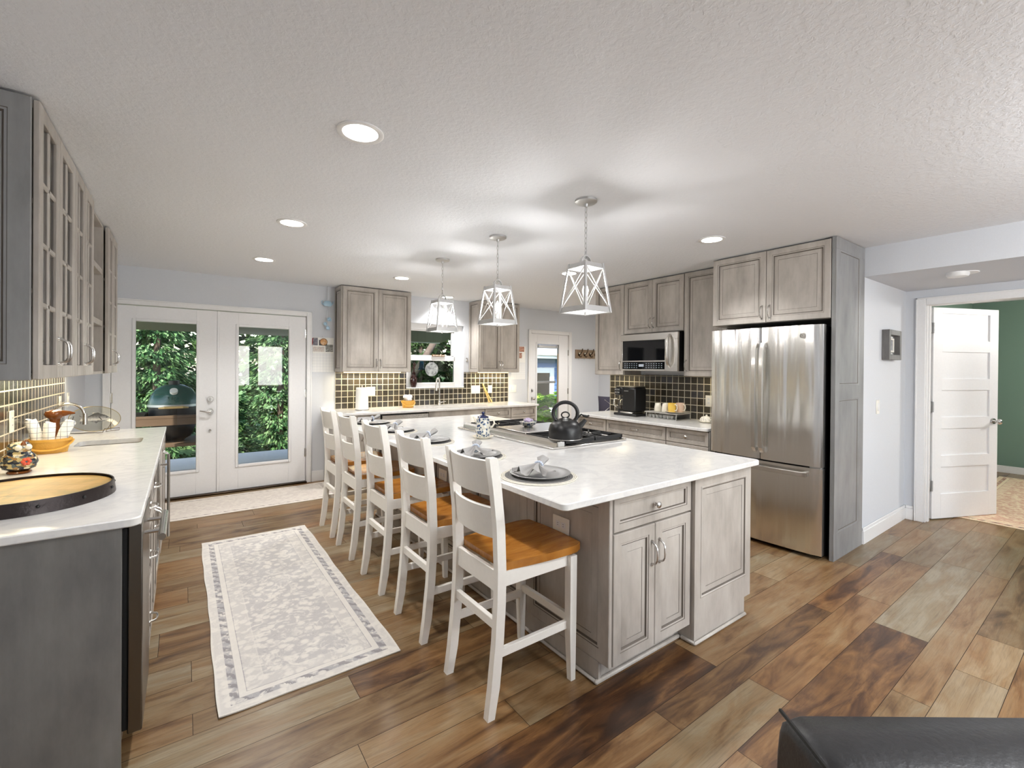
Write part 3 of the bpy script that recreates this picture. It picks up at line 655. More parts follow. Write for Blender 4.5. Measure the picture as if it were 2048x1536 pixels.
def slab(name, x0, x1, y0, y1, top, th, hole, label, cr=.03, corners=(1, 1, 1, 1)):
    """worktop with rounded plan corners and an optional sink cut-out"""
    b = MB(); pts = []
    for (cx, cy, a0, on) in ((x1, y1, 0, corners[0]), (x0, y1, 90, corners[1]), (x0, y0, 180, corners[2]), (x1, y0, 270, corners[3])):
        if not on: pts.append((cx, cy)); continue
        ox = cx - cr if cx == x1 else cx + cr; oy = cy - cr if cy == y1 else cy + cr
        for i in range(7): a = math.radians(a0 + 15 * i); pts.append((ox + cr * math.cos(a), oy + cr * math.sin(a)))
    bv = .004
    def ring(ins, z):
        cx, cy = (x0 + x1) / 2, (y0 + y1) / 2; kx = 1 - 2 * ins / (x1 - x0); ky = 1 - 2 * ins / (y1 - y0)
        return [(cx + (p[0] - cx) * kx, cy + (p[1] - cy) * ky, z) for p in pts]
    rings = [ring(bv, top - th), ring(0, top - th + bv), ring(0, top - bv), ring(bv, top)]
    if not hole: b.loft(rings)
    else:
        b.loft(rings, True, False)
        hx0, hx1, hy0, hy1, hr = hole; hp = []
        for (cx, cy, a0) in ((hx1, hy1, 0), (hx0, hy1, 90), (hx0, hy0, 180), (hx1, hy0, 270)):
            ox = cx - hr if cx == hx1 else cx + hr; oy = cy - hr if cy == hy1 else cy + hr
            for i in range(7): a = math.radians(a0 + 15 * i); hp.append((ox + hr * math.cos(a), oy + hr * math.sin(a)))
        bm = b.bm; bm.verts.ensure_lookup_table()
        for z, flip in ((top, 0), (top - th, 1)):
            hv = [bm.verts.new((p[0], p[1], z)) for p in hp]
            he = [bm.edges.new((hv[i], hv[(i + 1) % len(hv)])) for i in range(len(hv))]
            oe = [e for e in bm.edges if len(e.link_faces) == 1 and abs(e.verts[0].co.z - z) < 1e-5 and abs(e.verts[1].co.z - z) < 1e-5]
            bmesh.ops.triangle_fill(bm, use_beauty=True, edges=he + oe)
            if flip == 0: up_ = hv
            else:
                for i in range(len(hv)): b.f([up_[i], up_[(i + 1) % len(hv)], hv[(i + 1) % len(hv)], hv[i]])
    return tag(obj(name, b, 'quartz', None, 30), label, 'countertop')
slab('countertop', LX + .001, -.118, 2.042, 4.96, CT, .03, (-.58, -.235, 4.03, 4.30, .04), 'long white quartz worktop along the left wall with a small prep sink cut-out', .03, (0, 0, 0, 1))
def sink(label, x0, x1, y0, y1, top, dep, g='undermount sinks'):
    b = MB(); r = .04
    def rr(ins, z):
        P = []
        for (cx, cy, a0) in ((x1 - ins, y1 - ins, 0), (x0 + ins, y1 - ins, 90), (x0 + ins, y0 + ins, 180), (x1 - ins, y0 + ins, 270)):
            ox = cx - r if a0 in (0, 270) else cx + r; oy = cy - r if a0 in (0, 90) else cy + r
            for i in range(5): a = math.radians(a0 + 22.5 * i); P.append((ox + r * math.cos(a), oy + r * math.sin(a), z))
        return P
    b.loft([rr(-.016, top - .002), rr(-.016, top), rr(.001, top), rr(.006, top - dep + .03), rr(.03, top - dep), rr(.03, top - dep - .003), rr(.002, top - dep + .03), rr(-.003, top - .003)])
    t = thing('kitchen_sink', label, 'sink', ((x0 + x1) / 2, (y0 + y1) / 2, top - dep), g); obj('basin', b, 'steel', t)
    obj('drain', MB().lathe([(.03, 0), (.03, .004), (.012, .002), (.001, .001)], ((x0 + x1) / 2, (y0 + y1) / 2, top - dep), 16), 'nickel', t)
sink('small undermount prep sink in the left worktop', -.59, -.225, 4.02, 4.31, CT - .031, .15)

# --- back wall run
BF = 5.72
def FBk(x, y=BF): return frame((x, y, 0), (1, 0, 0), (0, -1, 0))
gB = 'back wall cabinets'
t = thing('wall_cabinet', 'two-door grey wall cabinet left of the kitchen window', 'cabinet', (2.02, 5.9, Z0), gB); F = FBk(1.574)
body(F, .898, .309, Z0, Z1, t)
door(F, .004, Z0 + .003, .443, Z1 - Z0 - .006, t, .425, Z0 + .11); door(F, .451, Z0 + .003, .443, Z1 - Z0 - .006, t, .475, Z0 + .11)
panel(frame((1.562, 6.028, 0), (0, -1, 0), (-1, 0, 0)), 0, Z0, .287, Z1 - Z0, t, 'side_panel', .05, 'cab', -.0118)
obj('light_strip', MB().box(1.65, 2.4, 5.9, 5.93, Z0 - .012, Z0), 'stripon', t)
t = thing('wall_cabinet', 'two-door grey wall cabinet right of the kitchen window', 'cabinet', (3.92, 5.9, Z0), gB); F = FBk(3.556)
body(F, .734, .309, Z0, Z1, t)
door(F, .004, Z0 + .003, .361, Z1 - Z0 - .006, t, .345, Z0 + .11); door(F, .369, Z0 + .003, .361, Z1 - Z0 - .006, t, .39, Z0 + .11)
panel(frame((3.544, 6.028, 0), (0, -1, 0), (-1, 0, 0)), 0, Z0, .287, Z1 - Z0, t, 'side_panel', .05, 'cab', -.0118)
obj('light_strip', MB().box(3.65, 4.2, 5.9, 5.93, Z0 - .012, Z0), 'stripon', t)
CB = 0.89; BY = 5.425
def base_back(x0, x1, label, rows):
    t = thing('base_cabinet', label, 'cabinet', ((x0 + x1) / 2, 5.7, 0), 'back run base cabinets'); F = FBk(x0, BY); w_ = x1 - x0
    body(F, w_, .595, .10, CB - .0305, t, toe=1)
    z = CB - .036
    for h, k in rows:
        if k == 'flat': obj('false_front', MB(F).box(.004, w_ - .004, -.02, 0, z - h, z, .003), 'cab', t)
        elif k == 'door2': door(F, .004, z - h, w_ / 2 - .006, h, t, w_ / 2 - .03, z - .09); door(F, w_ / 2 + .002, z - h, w_ / 2 - .006, h, t, w_ / 2 + .03, z - .09)
        else: drawer(F, .004, z - h, w_ - .008, h, t, k)
        z -= h + .006
base_back(1.445, 1.955, 'grey base cabinet left of the dishwasher', [(.145, 'flat'), (.59, 'door2')])
t = thing('dishwasher', 'stainless dishwasher under the back worktop between grey cabinets', 'dishwasher', (2.27, 5.7, 0))
obj('housing', MB().box(1.965, 2.585, 5.45, 6.02, .1, CB - .034).box(1.965, 2.585, 5.5, 6.02, 0, .1), 'black', t)
dd = obj('door', MB().box(1.968, 2.582, 5.405, 5.449, .115, CB - .05, .004), 'steel', t)
b = MB(); b.tube([(2.02, 5.38, .78), (2.27, 5.37, .78), (2.53, 5.38, .78)], .01); b.cyl((2.04, 5.405, .78), (2.04, 5.38, .78), .007); b.cyl((2.51, 5.405, .78), (2.51, 5.38, .78), .007); obj('handle', b, 'nickel', dd)
base_back(2.592, 3.462, 'wide grey sink base cabinet below the window', [(.13, 'flat'), (.6, 'door2')])
base_back(3.464, 3.918, 'grey drawer base right of the sink cabinet', [(.145, 'knob'), (.285, 'knob'), (.295, 'knob')])
base_back(3.920, 4.395, 'grey drawer base at the right end of the back run beside the back door', [(.145, 'knob'), (.285, 'knob'), (.295, 'knob')])
slab('countertop', 1.415, 4.43, 5.385, YB - .001, CB, .03, (2.70, 3.42, 5.52, 5.83, .05), 'white quartz worktop along the back wall below the window', .02, (0, 0, 1, 1))
sink('wide undermount sink in the back worktop below the window', 2.69, 3.43, 5.51, 5.84, CB - .031, .2)

def splash(boxes, mat, loc, label):
    b = MB()
    for q in boxes: b.box(*q)
    bmesh.ops.translate(b.bm, verts=b.bm.verts, vec=-Vector(loc)); o = obj('tile_backsplash', b, mat, None, 0); o.location = loc
    tag(o, label, 'backsplash', 'tile backsplashes')
splash([(1.572, 2.53, 6.0205, 6.0295, CB + .001, Z0 - .001), (2.53, 3.46, 6.0205, 6.0295, CB + .001, 1.134), (3.46, 4.29, 6.0205, 6.0295, CB + .001, Z0 - .001)], 'tile_back', (1.572, 0, CB), 'dark square-tile backsplash around the kitchen window')
splash([(LX + .0005, LX + .0095, 2.06, 5.04, CT + .001, Z0 - .001)], 'tile_side', (0, 2.06, CT), 'dark square-tile backsplash under the left wall cabinets')
splash([(RX - .0095, RX - .0005, 2.31, 4.06, CB + .001, Z0 - .004)], 'tile_side', (0, 2.31 - .04, CB), 'dark square-tile backsplash behind the coffee maker')

# --- right wall run
def FR(y1, x): return frame((x, y1, 0), (0, -1, 0), (-1, 0, 0))
gR = 'right wall cabinets'
RZ = 1.363
t = thing('wall_cabinet', 'tall single-door grey wall cabinet left of the microwave', 'cabinet', (4.4, 3.8, RZ), gR); F = FR(4.03, 4.21)
body(F, .462, .329, RZ, Z1, t); door(F, .004, RZ + .003, .454, Z1 - RZ - .006, t, .425, RZ + .11)
t = thing('wall_cabinet', 'short two-door grey wall cabinet above the microwave', 'cabinet', (4.4, 3.17, 1.83), gR); F = FR(3.566, 4.21)
body(F, .792, .329, 1.84, Z1, t); door(F, .004, 1.843, .39, Z1 - 1.849, t, .372, 1.95); door(F, .398, 1.843, .39, Z1 - 1.849, t, .42, 1.95)
t = thing('wall_cabinet', 'tall single-door grey wall cabinet between microwave and fridge', 'cabinet', (4.4, 2.54, RZ), gR); F = FR(2.772, 4.21)
body(F, .465, .329, RZ, Z1, t); door(F, .004, RZ + .003, .457, Z1 - RZ - .006, t, .03, RZ + .11)
t = thing('wall_cabinet', 'deep two-door grey wall cabinet above the fridge', 'cabinet', (4.25, 1.83, 1.83), gR); F = FR(2.305, 3.945)
body(F, .948, .594, 1.83, Z1, t); door(F, .004, 1.833, .468, Z1 - 1.839, t, .442, 1.92); door(F, .476, 1.833, .468, Z1 - 1.839, t, .505, 1.92)
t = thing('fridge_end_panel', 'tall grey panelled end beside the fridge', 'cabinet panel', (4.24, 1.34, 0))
obj('board', MB().box(3.945, 4.539, 1.333, 1.355, 0, 2.44, .001), 'panelshade', t)
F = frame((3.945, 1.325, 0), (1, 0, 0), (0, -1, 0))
b = MB(F); b.box(0, .594, -.008, 0, 0, .205, .001).box(.08, .49, -.008, 0, 1.2151, 1.3199, .001).box(0, .594, -.008, 0, 2.35, 2.44, .001).box(0, .08, -.008, 0, .205, 2.35, .001).box(.49, .594, -.008, 0, .205, 2.35, .001); obj('face_frame', b, 'panelshade', t)
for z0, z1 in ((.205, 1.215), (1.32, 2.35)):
    b = MB(sub(F, .08, -.0005, z0)); b.rings_panel(.41, z1 - z0, [(0, -.0002, 0), (.012, -.003, 0), (.016, -.006, 1), (.02, -.0065, 0)], -.0074); obj('inset_panel', b, ['panelshade', 'glaze'], t, 20)
def base_right(y1, y0, label, k):
    t = thing('base_cabinet', label, 'cabinet', (4.2, (y0 + y1) / 2, 0), 'right run base cabinets'); F = FR(y1, 3.915); w_ = y1 - y0
    body(F, w_, .62, .10, CB - .0305, t, toe=1); z = CB - .036
    for h in (.135, .29, .30): drawer(F, .004, z - h, w_ - .008, h, t, k); z -= h + .006
base_right(4.03, 3.566, 'grey drawer base at the far end of the coffee worktop', 'knob')
base_right(3.564, 2.772, 'wide grey drawer base with bar pulls below the microwave', 'pull')
base_right(2.770, 2.312, 'grey drawer base beside the fridge', 'knob')
slab('countertop', 3.888, RX - .001, 2.312, 4.058, CB, .03, None, 'white quartz worktop under the microwave holding the coffee maker', .03, (0, 1, 1, 0))

# microwave
t = thing('microwave', 'stainless over-counter microwave with black glass door', 'microwave', (4.33, 3.17, 1.415)); F = FR(3.552, 4.14)
obj('housing', MB(F).box(.004, .752, -.398, -.03, 1.415, 1.832, .003), 'black', t)
b = MB(F); w_ = .756
for q in ((0, w_, -.03, 0, 1.755, 1.828), (0, .03, -.03, 0, 1.415, 1.755), (.60, w_, -.03, 0, 1.415, 1.755), (.03, .60, -.03, 0, 1.415, 1.435), (.03, .60, -.03, 0, 1.515, 1.53)): b.box(*q, .002)
dd = obj('door', b, 'steel', t)
obj('window', MB(F).box(.03, .60, -.02, -.002, 1.53, 1.755), 'darkglass', dd)
cp = obj('control_panel', MB(F).box(.03, .60, -.02, -.001, 1.435, 1.515), 'darkglass', dd)
b = MB(F)
for i in range(16):
    for j in range(3):
        if 6 <= i <= 8: continue
        b.box(.06 + i * .033, .075 + i * .033, -.001, .0003, 1.448 + j * .022, 1.454 + j * .022)
b.box(.262, .33, -.001, .0003, 1.462, 1.49); obj('key_markings', b, plain('pale_key_print', (170, 178, 190), .5), cp)
b = MB(F); b.tube([(.665, .005, 1.46), (.668, .045, 1.50), (.668, .058, 1.6), (.668, .058, 1.66), (.668, .045, 1.76), (.665, .005, 1.80)], [.014, .017, .018, .018, .017, .014], 10); obj('handle', b, 'steel', dd)

# refrigerator
t = thing('refrigerator', 'stainless french-door refrigerator with bottom freezer drawer', 'refrigerator', (4.2, 1.82, 0)); F = FR(2.268, 3.85)
obj('housing', MB(F).box(.012, .876, -.66, -.075, .02, 1.775, .004).box(.03, .858, -.6, -.1, 0, .02), 'black', t)
def bow(u0, u1, z0, z1, name, parent):
    W = .888; b = MB(F)
    def d(u): return .022 * (1 - ((u - W / 2) / (W / 2)) ** 2) - .02
    n = 14; top = []
    for i in range(n + 1):
        u = u0 + (u1 - u0) * i / n; e = min(u - u0, u1 - u); top.append((u, d(u) - .010 * max(0, 1 - e / .014) ** 2))
    poly = top + [(u1, -.072), (u0, -.072)]
    b.loft([[(p[0], p[1], z) for p in poly] for z in (z0, z0 + .004, z1 - .004, z1)])
    return obj(name, b, 'fridge', parent, 25)
a1 = bow(.0, .441, .702, 1.782, 'door', t); a2 = bow(.447, .888, .702, 1.782, 'door', t); a3 = bow(.0, .888, .035, .690, 'freezer_drawer', t)
for a, u in ((a1, .415), (a2, .473)):
    b = MB(F); b.loft([[(u - .016, o - .008, z), (u + .016, o - .008, z), (u + .014, o + .006, z), (u - .014, o + .006, z)] for z, o in ((.76, .025), (.80, .052), (.95, .062), (1.2, .066), (1.45, .062), (1.60, .052), (1.655, .025))]); b.box(u - .012, u + .012, -.006, .025, .762, .80).box(u - .012, u + .012, -.006, .025, 1.62, 1.655); obj('handle', b, 'steel', a, 30)
b = MB(F); b.loft([[(u, o - .006, .622), (u, o + .006, .626), (u, o + .006, .655), (u, o - .006, .659)] for u, o in ((.085, .025), (.12, .045), (.3, .056), (.444, .058), (.6, .056), (.765, .045), (.80, .025))]); b.box(.088, .12, -.01, .028, .626, .655).box(.768, .80, -.01, .028, .626, .655); obj('handle', b, 'steel', a3, 30)
b = MB(F); b.cyl((.755, -.008, 1.70), (.755, .004, 1.70), .021, n=24); bd = obj('badge', b, 'nickel', a2)
b = MB(F); b.tube([(.755 + .015 * math.cos(i * PI / 8), .0045, 1.70 + .015 * math.sin(i * PI / 8)) for i in range(16)], .0012, 5, 0, True); b.tube([(.747, .0045, 1.704), (.753, .0045, 1.708), (.751, .0045, 1.694), (.756, .0045, 1.70), (.76, .0045, 1.707), (.758, .0045, 1.693), (.764, .0045, 1.697)], .001, 5); obj('badge_monogram', b, 'steeldark', bd)
obj('hinge_cap', MB(F).box(.80, .88, -.07, -.03, .69, .702, .002), 'galv', t)

# ------------------------------------------------------------------ island
t = thing('kitchen_island', 'large grey raised-panel kitchen island under the white worktop', 'kitchen island', (2.1, 2.9, 0)); CI = .905
IX0, IX1, IY0, IY1 = 1.53, 2.735, 1.345, 4.355
b = MB(); b.box(1.55, 2.15, 1.385, 1.44, .10, CI - .031, .001).box(1.55, 2.66, 1.44, 4.34, 0, CI - .031, .001).box(2.66, 2.71, 1.44, 4.34, .10, CI - .031); obj('carcass', b, 'cab', t)
F = frame((1.552, 1.363, 0), (1, 0, 0), (0, -1, 0)); w_ = .602
drawer(F, .004, .697, w_ - .008, .165, t, 'knob', .048)
door(F, .004, .098, .294, .59, t, .272, .55, .06); door(F, .302, .098, .294, .59, t, .33, .55, .06)
F = frame((2.158, 1.345, 0), (1, 0, 0), (0, -1, 0)); 
b = MB(F); b.box(0, .512, -.095, -.018, 0, CI - .031, .001).box(.512, .577, -.095, -.018, .1, CI - .031, .001); obj('end_post', b, 'cab', t)
obj('end_board', MB(F).box(0, .512, -.018, -.0055, 0, .1, .001).box(0, .577, -.018, -.0055, .1, CI - .031, .001), 'cab', t)
b = MB(F); b.box(0, .512, -.0055, 0, 0, .1).box(0, .577, -.0055, 0, .1, .225).box(0, .577, -.0055, 0, .815, CI - .031).box(0, .055, -.0055, 0, .225, .815).box(.525, .577, -.0055, 0, .225, .815); obj('end_frame', b, 'cab', t)
b = MB(sub(F, .055, 0, .225)); b.rings_panel(.47, .59, [(0, .002, 0), (.006, .004, 0), (.012, .001, 0), (.016, -.004, 1), (.019, -.0045, 1), (.022, -.004, 0), (.05, .0, 0), (.052, -.0015, 1), (.055, -.001, 0)], -.005); obj('end_panel', b, ['cab', 'glaze'], t, 20)
F = frame((IX0, 4.345, 0), (0, -1, 0), (-1, 0, 0)); L_ = 4.345 - 1.365; n = 5; pw_ = L_ / n
obj('seating_side_board', MB(F).box(0, L_ - .062, -.02, -.0185, 0, CI - .031).box(L_ - .062, L_, -.02, -.0185, .1, CI - .031), 'cab', t)
for i in range(n):
    u = i * pw_; e = (i == n - 1)
    panel(F, u + .0008, .10, pw_ - .0016, CI - .131 - .001, t, 'seating_side_panel', .075, 'cab', -.018)
obj('seating_side_base', MB(F).box(0, L_ - .062, -.018, 0, 0, .0995, .001), 'cab', t)
b = MB(); b.box(1.512, 1.53, 1.427, 4.345, 0, .02, .008).box(1.512, 2.15, 1.42, 1.44, 0, .02, .006).box(2.142, 2.158, 1.335, 1.42, 0, .02, .006).box(2.142, 2.67, 1.327, 1.345, 0, .02, .008); obj('shoe_moulding', b, 'cab', t)
slab('island_countertop', 1.193, 2.752, 1.296, 4.405, CI, .03, None, 'large white quartz island worktop with seating overhang', .03)

# ------------------------------------------------------------------ bar stools
def make_stool():
    t = thing('bar_stool', '', 'bar stool', (0, 0, 0), 'counter stools along the island')
    W = .175
    def rect(x, y, z, sx, sy): return [(x - sx, y - sy, z), (x + sx, y - sy, z), (x + sx, y + sy, z), (x - sx, y + sy, z)]
    for s in (-1, 1):
        pts = [(-.235, 0.0), (-.215, .12), (-.197, .30), (-.188, .46), (-.187, .60), (-.195, .78), (-.212, .93), (-.232, 1.06), (-.234, 1.066)]
        b = MB(); b.loft([rect(x, s * W, z, .017 if z in (0.0, 1.066) else .021, .0165) for x, z in pts]); obj('leg', b, 'stool', t, 30)
        b = MB(); b.loft([rect(.205, s * (W + .017), 0, .0135, .0135), rect(.20, s * (W + .015), .22, .0185, .0185), rect(.20, s * (W + .015), .575, .0195, .0195)]); obj('leg', b, 'stool', t, 30)
    def slat(x0, z0, z1, lean):
        b = MB(); n = 12; rings = []
        for i in range(n + 1):
            u = i / n; y = -W + 2 * W * u; bow = .034 * (1 - (2 * u - 1) ** 2)
            r = []
            for z, th in ((z0, -.009), (z1 - .003, -.009), (z1, -.005), (z1, .005), (z1 - .003, .009), (z0, .009)):
                r.append((x0 - bow + lean * (z - z0) + th, y, z))
            rings.append(r)
        b.loft(rings); return b
    obj('top_rail', slat(-.208, .905, 1.052, -.14), 'stool', t, 30)
    obj('back_slat', slat(-.190, .725, .855, -.09), 'stool', t, 30)
    def seat(u, v, top):
        y = (2 * v - 1); x = -.165 + .42 * u; hw = (.178 + .034 * math.sin(min(1, u * 1.25) * PI / 2)) - .02 * max(0, (u - .86) / .14) ** 2
        dip = .013 * (1 - y * y * .9) * math.sin(PI * min(1, .2 + u * .9)) ** 1
        xx = x + .012 * (1 - y * y) * (1 if u > .5 else 0) * (u - .5) * 2
        return (xx, hw * y, (.622 - dip) if top else .588)
    b = MB(); nu, nv = 12, 14
    G = [[[b.v(seat(i / nu, j / nv, k)) for j in range(nv + 1)] for i in range(nu + 1)] for k in (1, 0)]
    for k in (0, 1):
        for i in range(nu):
            for j in range(nv): b.f([G[k][i][j], G[k][i + 1][j], G[k][i + 1][j + 1], G[k][i][j + 1]])
    for i in range(nu):
        for j in (0, nv): b.f([G[0][i][j], G[0][i + 1][j], G[1][i + 1][j], G[1][i][j]])
    for j in range(nv):
        for i in (0, nu): b.f([G[0][i][j], G[0][i][j + 1], G[1][i][j + 1], G[1][i][j]])
    obj('seat', b, 'seat', t, 40)
    b = MB(); b.box(-.168, .182, -W - .011, -W + .011, .525, .588, .002).box(-.168, .182, W - .011, W + .011, .525, .588, .002).box(-.198, -.178, -W + .015, W - .015, .50, .588, .002).box(.192, .21, -W, W, .53, .588, .002); obj('apron', b, 'stool', t)
    for s in (-1, 1): obj('stretcher', MB().box(-.195, .19, s * W - .010, s * W + .010, .235, .272, .002), 'stool', t)
    obj('stretcher', MB().box(.19, .212, -W, W, .262, .297, .002), 'stool', t)
    obj('stretcher', MB().box(-.205, -.183, -W, W, .345, .385, .002), 'stool', t)
    return t
st = make_stool()
SY = [1.716, 2.345, 2.962, 3.592, 4.135]
SL = ['white bar stool with honey wood seat, nearest the camera', 'second white bar stool from the near corner of the island', 'middle one of the five white bar stools, third from the near island corner',
      'fourth white bar stool from the near end of the island', 'farthest white bar stool, at the french-door end of the island']
for i, (y, lb) in enumerate(zip(SY, SL)):
    if i == 0: st.location = (1.25, y, 0); st['label'] = lb
    else: dup(st, (1.25, y, 0), 0.0, lb)

# ------------------------------------------------------------------ place settings
def weave_mat():
    k = NT('woven_placemat'); tc = k.n('TexCoord'); w_ = k.n('TexWave', wave_type='RINGS', rings_direction='SPHERICAL'); w_.inputs['Scale'].default_value = 38; w_.inputs['Distortion'].default_value = 3; w_.inputs['Detail'].default_value = 3
    k.l(tc.outputs['Object'], w_.inputs['Vector']); n = k.noise(tc.outputs['Object'], 90, 3)
    g = k.n('VectorMath', operation='LENGTH'); k.l(tc.outputs['Object'], g.inputs[0])
    e = k.ramp(k.mathn('MULTIPLY', g.outputs['Value'], 5.0), [(0.0, srgb(130, 128, 126)), (.83, srgb(130, 128, 126)), (.84, srgb(228, 222, 208)), (1, srgb(226, 220, 206))])
    r = k.ramp(k.mathn('MULTIPLY', k.mathn('ADD', w_.outputs['Fac'], n), .5), [(.3, (.55,) * 3), (.6, (1,) * 3)])
    k.l(k.mix(1.0, e.outputs[0], r.outputs[0], 'MULTIPLY'), k.b.inputs['Base Color']); k.set(Roughness=.9); k.bump(w_.outputs['Fac'], .6, .004); return k.m
M['weave'] = weave_mat()
def make_mat():
    b = MB(); P = [(.001, .0), (.185, 0), (.188, .003), (.184, .006), (.001, .006)]
    return obj('placemat', b.lathe(P, (0, 0, 0), 48), 'weave')
def make_plate():
    b = MB(); b.lathe([(.09, 0), (.10, .002), (.115, .007), (.148, .012), (.1495, .0145), (.145, .0165), (.116, .0115), (.108, .006), (.09, .0045), (.001, .0045)], (0, 0, 0), 48); return obj('dinner_plate', b, 'pewter')
def make_napkin():
    t = thing('napkin', '', 'napkin', (0, 0, 0), 'ringed napkins on the dinner plates')
    def fan(u, v):
        a = (v - .5) * 1.9; r = .02 + .118 * u; s = u ** .7
        zz = .020 + (.016 * math.sin(v * 19) + .007 * math.sin(v * 43 + 1)) * s + .012 * (1 - u) + .014 * math.sin(PI * v) * (1 - u)
        return (-r * math.cos(a) * (1 + .1 * math.sin(v * 13)), r * math.sin(a) * (.55 + .45 * u), max(.008, zz))
    b = MB(); b.sheet(fan, 14, 40, 0, .0022)
    b.loft([[(.008 + u * .046, math.cos(a) * (.015 + .016 * max(0, u) ** 1.4) * (1 + .12 * math.sin(3 * a)), .028 + u * .022 + math.sin(a) * (.012 + .006 * u) * (1 + .2 * math.cos(4 * a))) for a in [2 * PI * i / 16 for i in range(16)]] for u in (-.4, 0, .5, 1.0)], True, True)
    obj('cloth', b, 'linen', t, 60)
    b = MB(); R = .021
    for i in range(14):
        a = 2 * PI * i / 14; b.ball((-.012, R * math.cos(a), .028 + R * math.sin(a)), .0065, 8, 6)
    obj('napkin_ring', b, plain('glass_beads', (196, 204, 220), .1), t)
    return t
SET = [(1.405, 1.71, 'nearest the camera'), (1.405, 2.31, 'second from the near island corner'), (1.405, 2.95, 'in the middle of the row of five'), (1.405, 3.58, 'fourth from the near island corner'), (1.42, 4.17, 'at the far end of the island')]
pm, pl, nk = make_mat(), make_plate(), make_napkin()
for i, (x, y, s) in enumerate(SET):
    if i == 0: a, p_, c = pm, pl, nk
    else:
        a, p_, c = pm.copy(), pl.copy(), dup(nk, (0, 0, 0)); C.objects.link(a); C.objects.link(p_)
    a.location = (x, y, CI + .0002); p_.location = (x + .012, y + .005, CI + .0065); c.location = (x + .02, y + .02, CI + .0195); c.rotation_euler = (0, 0, (.55, .9, .3, .7, .2)[i])
    tag(a, 'round woven grey placemat with pale rim, ' + s, 'placemat', 'placemats on the island'); tag(p_, 'round pewter grey dinner plate on a placemat, ' + s, 'plate', 'plates on the island'); c['label'] = 'grey ringed napkin on the plate ' + s

# ------------------------------------------------------------------ cooktop and what stands on it
t = thing('cooktop', 'wide stainless gas cooktop with black grates set into the island', 'cooktop', (2.3, 2.85, CI))
b = MB(); b.box(1.935, 2.66, 2.215, 3.475, CI, CI + .012, .003); obj('deck_plate', b, 'steel', t)
b = MB(); b.prism([(1.985, CI + .012), (2.045, CI + .012), (2.045, CI + .042), (2.02, CI + .046), (1.99, CI + .034)], 2.235, 3.46, 'xz'); obj('vent_rail', b, 'steel', t)
b = MB(); b.box(1.99, 2.045, 2.222, 2.235, CI + .012, CI + .043, .002); obj('rail_end_cap', b, 'galv', t)
def grate(y0, y1):
    b = MB(); x0, x1, z0, z1 = 2.06, 2.64, CI + .03, CI + .046
    for a in ((x0, x0 + .014, y0, y1), (x1 - .014, x1, y0, y1), (x0, x1, y0, y0 + .014), (x0, x1, y1 - .014, y1), ((x0 + x1) / 2 - .007, (x0 + x1) / 2 + .007, y0, y1)): b.box(*a, z0 - .008, z1, .002)
    for k in (0, 1):
        cx = x0 + (x1 - x0) * (.25 + .5 * k); cy = (y0 + y1) / 2
        for d in range(8):
            an = PI / 4 * d + (0 if d % 2 else 0); r0, r1 = .035, (.13 if d % 2 == 0 else .165)
            b.tube([(cx + r0 * math.cos(an), cy + r0 * math.sin(an), z1 - .006), (cx + r1 * math.cos(an), cy + min(.5, r1) * math.sin(an), z1 - .006)], .006, 6)
    for x in (x0 + .01, x1 - .01):
        for y in (y0 + .01, y1 - .01): b.cyl((x, y, CI + .012), (x, y, z0), .009, n=8)
    g = obj('grate', b, 'castiron', t)
    for k in (0, 1):
        cx = x0 + (x1 - x0) * (.25 + .5 * k); obj('burner', MB().lathe([(.055, 0), (.055, .008), (.04, .010), (.038, .018), (.001, .02)], (cx, (y0 + y1) / 2, CI + .012), 20), 'castiron', g)
obj('burner_tray', MB().box(2.055, 2.645, 2.235, 2.655, CI + .012, CI + .0135), 'black', t); obj('burner_tray', MB().box(2.055, 2.645, 3.075, 3.46, CI + .012, CI + .0135), 'black', t)
grate(2.24, 2.65); grate(3.08, 3.455)
b = MB(); b.box(2.06, 2.64, 2.665, 3.065, CI + .012, CI + .05, .004); obj('griddle_cover', b, 'steel', t)

KX, KY, KZ = 2.135, 2.315, CI + .0475
t = thing('kettle', 'matte black whistling kettle with ring handle on the near burner', 'kettle', (KX, KY, KZ))
obj('body', MB().lathe([(.106, 0), (.112, .003), (.116, .016), (.116, .055), (.106, .092), (.08, .118), (.048, .13), (.001, .131)], (KX, KY, KZ), 40), 'enamel', t)
obj('base_band', MB().lathe([(.108, 0), (.118, .0), (.118, .004), (.108, .004)], (KX, KY, KZ - .0003), 40, caps=False), 'nickel', t)
b = MB(); b.lathe([(.044, 0), (.044, .004), (.02, .012), (.001, .014)], (KX, KY, KZ + .129), 24); b.tube([(KX + .027 * math.cos(q) * .8, KY - .027 * math.cos(q) * .6, KZ + .160 + .020 * math.sin(q)) for q in [2 * PI * i / 20 for i in range(20)]], .005, 8, 0, True); obj('lid', b, 'enamel', t)
b = MB(); P = []
for i in range(25):
    q = math.radians(-42 + 264 * i / 24); P.append((KX + .084 * math.cos(q) * .8, KY - .084 * math.cos(q) * .6, KZ + .172 + .076 * math.sin(q)))
b.tube(P, [.013] * 25, 10); obj('handle', b, 'enamel', t)
b = MB(); dx, dy = .8, -.6
b.tube([(KX + dx * r, KY + dy * r, KZ + z) for r, z in ((.085, .07), (.115, .10), (.14, .128))], [.024, .018, .014], 12); obj('spout', b, 'enamel', t)
b = MB(); b.tube([(KX + dx * r, KY + dy * r, KZ + z) for r, z in ((.075, .13), (.11, .165), (.125, .155), (.15, .15), (.165, .158))], [.006, .006, .008, .009, .005], 8); obj('whistle_lever', b, 'enamel', t)

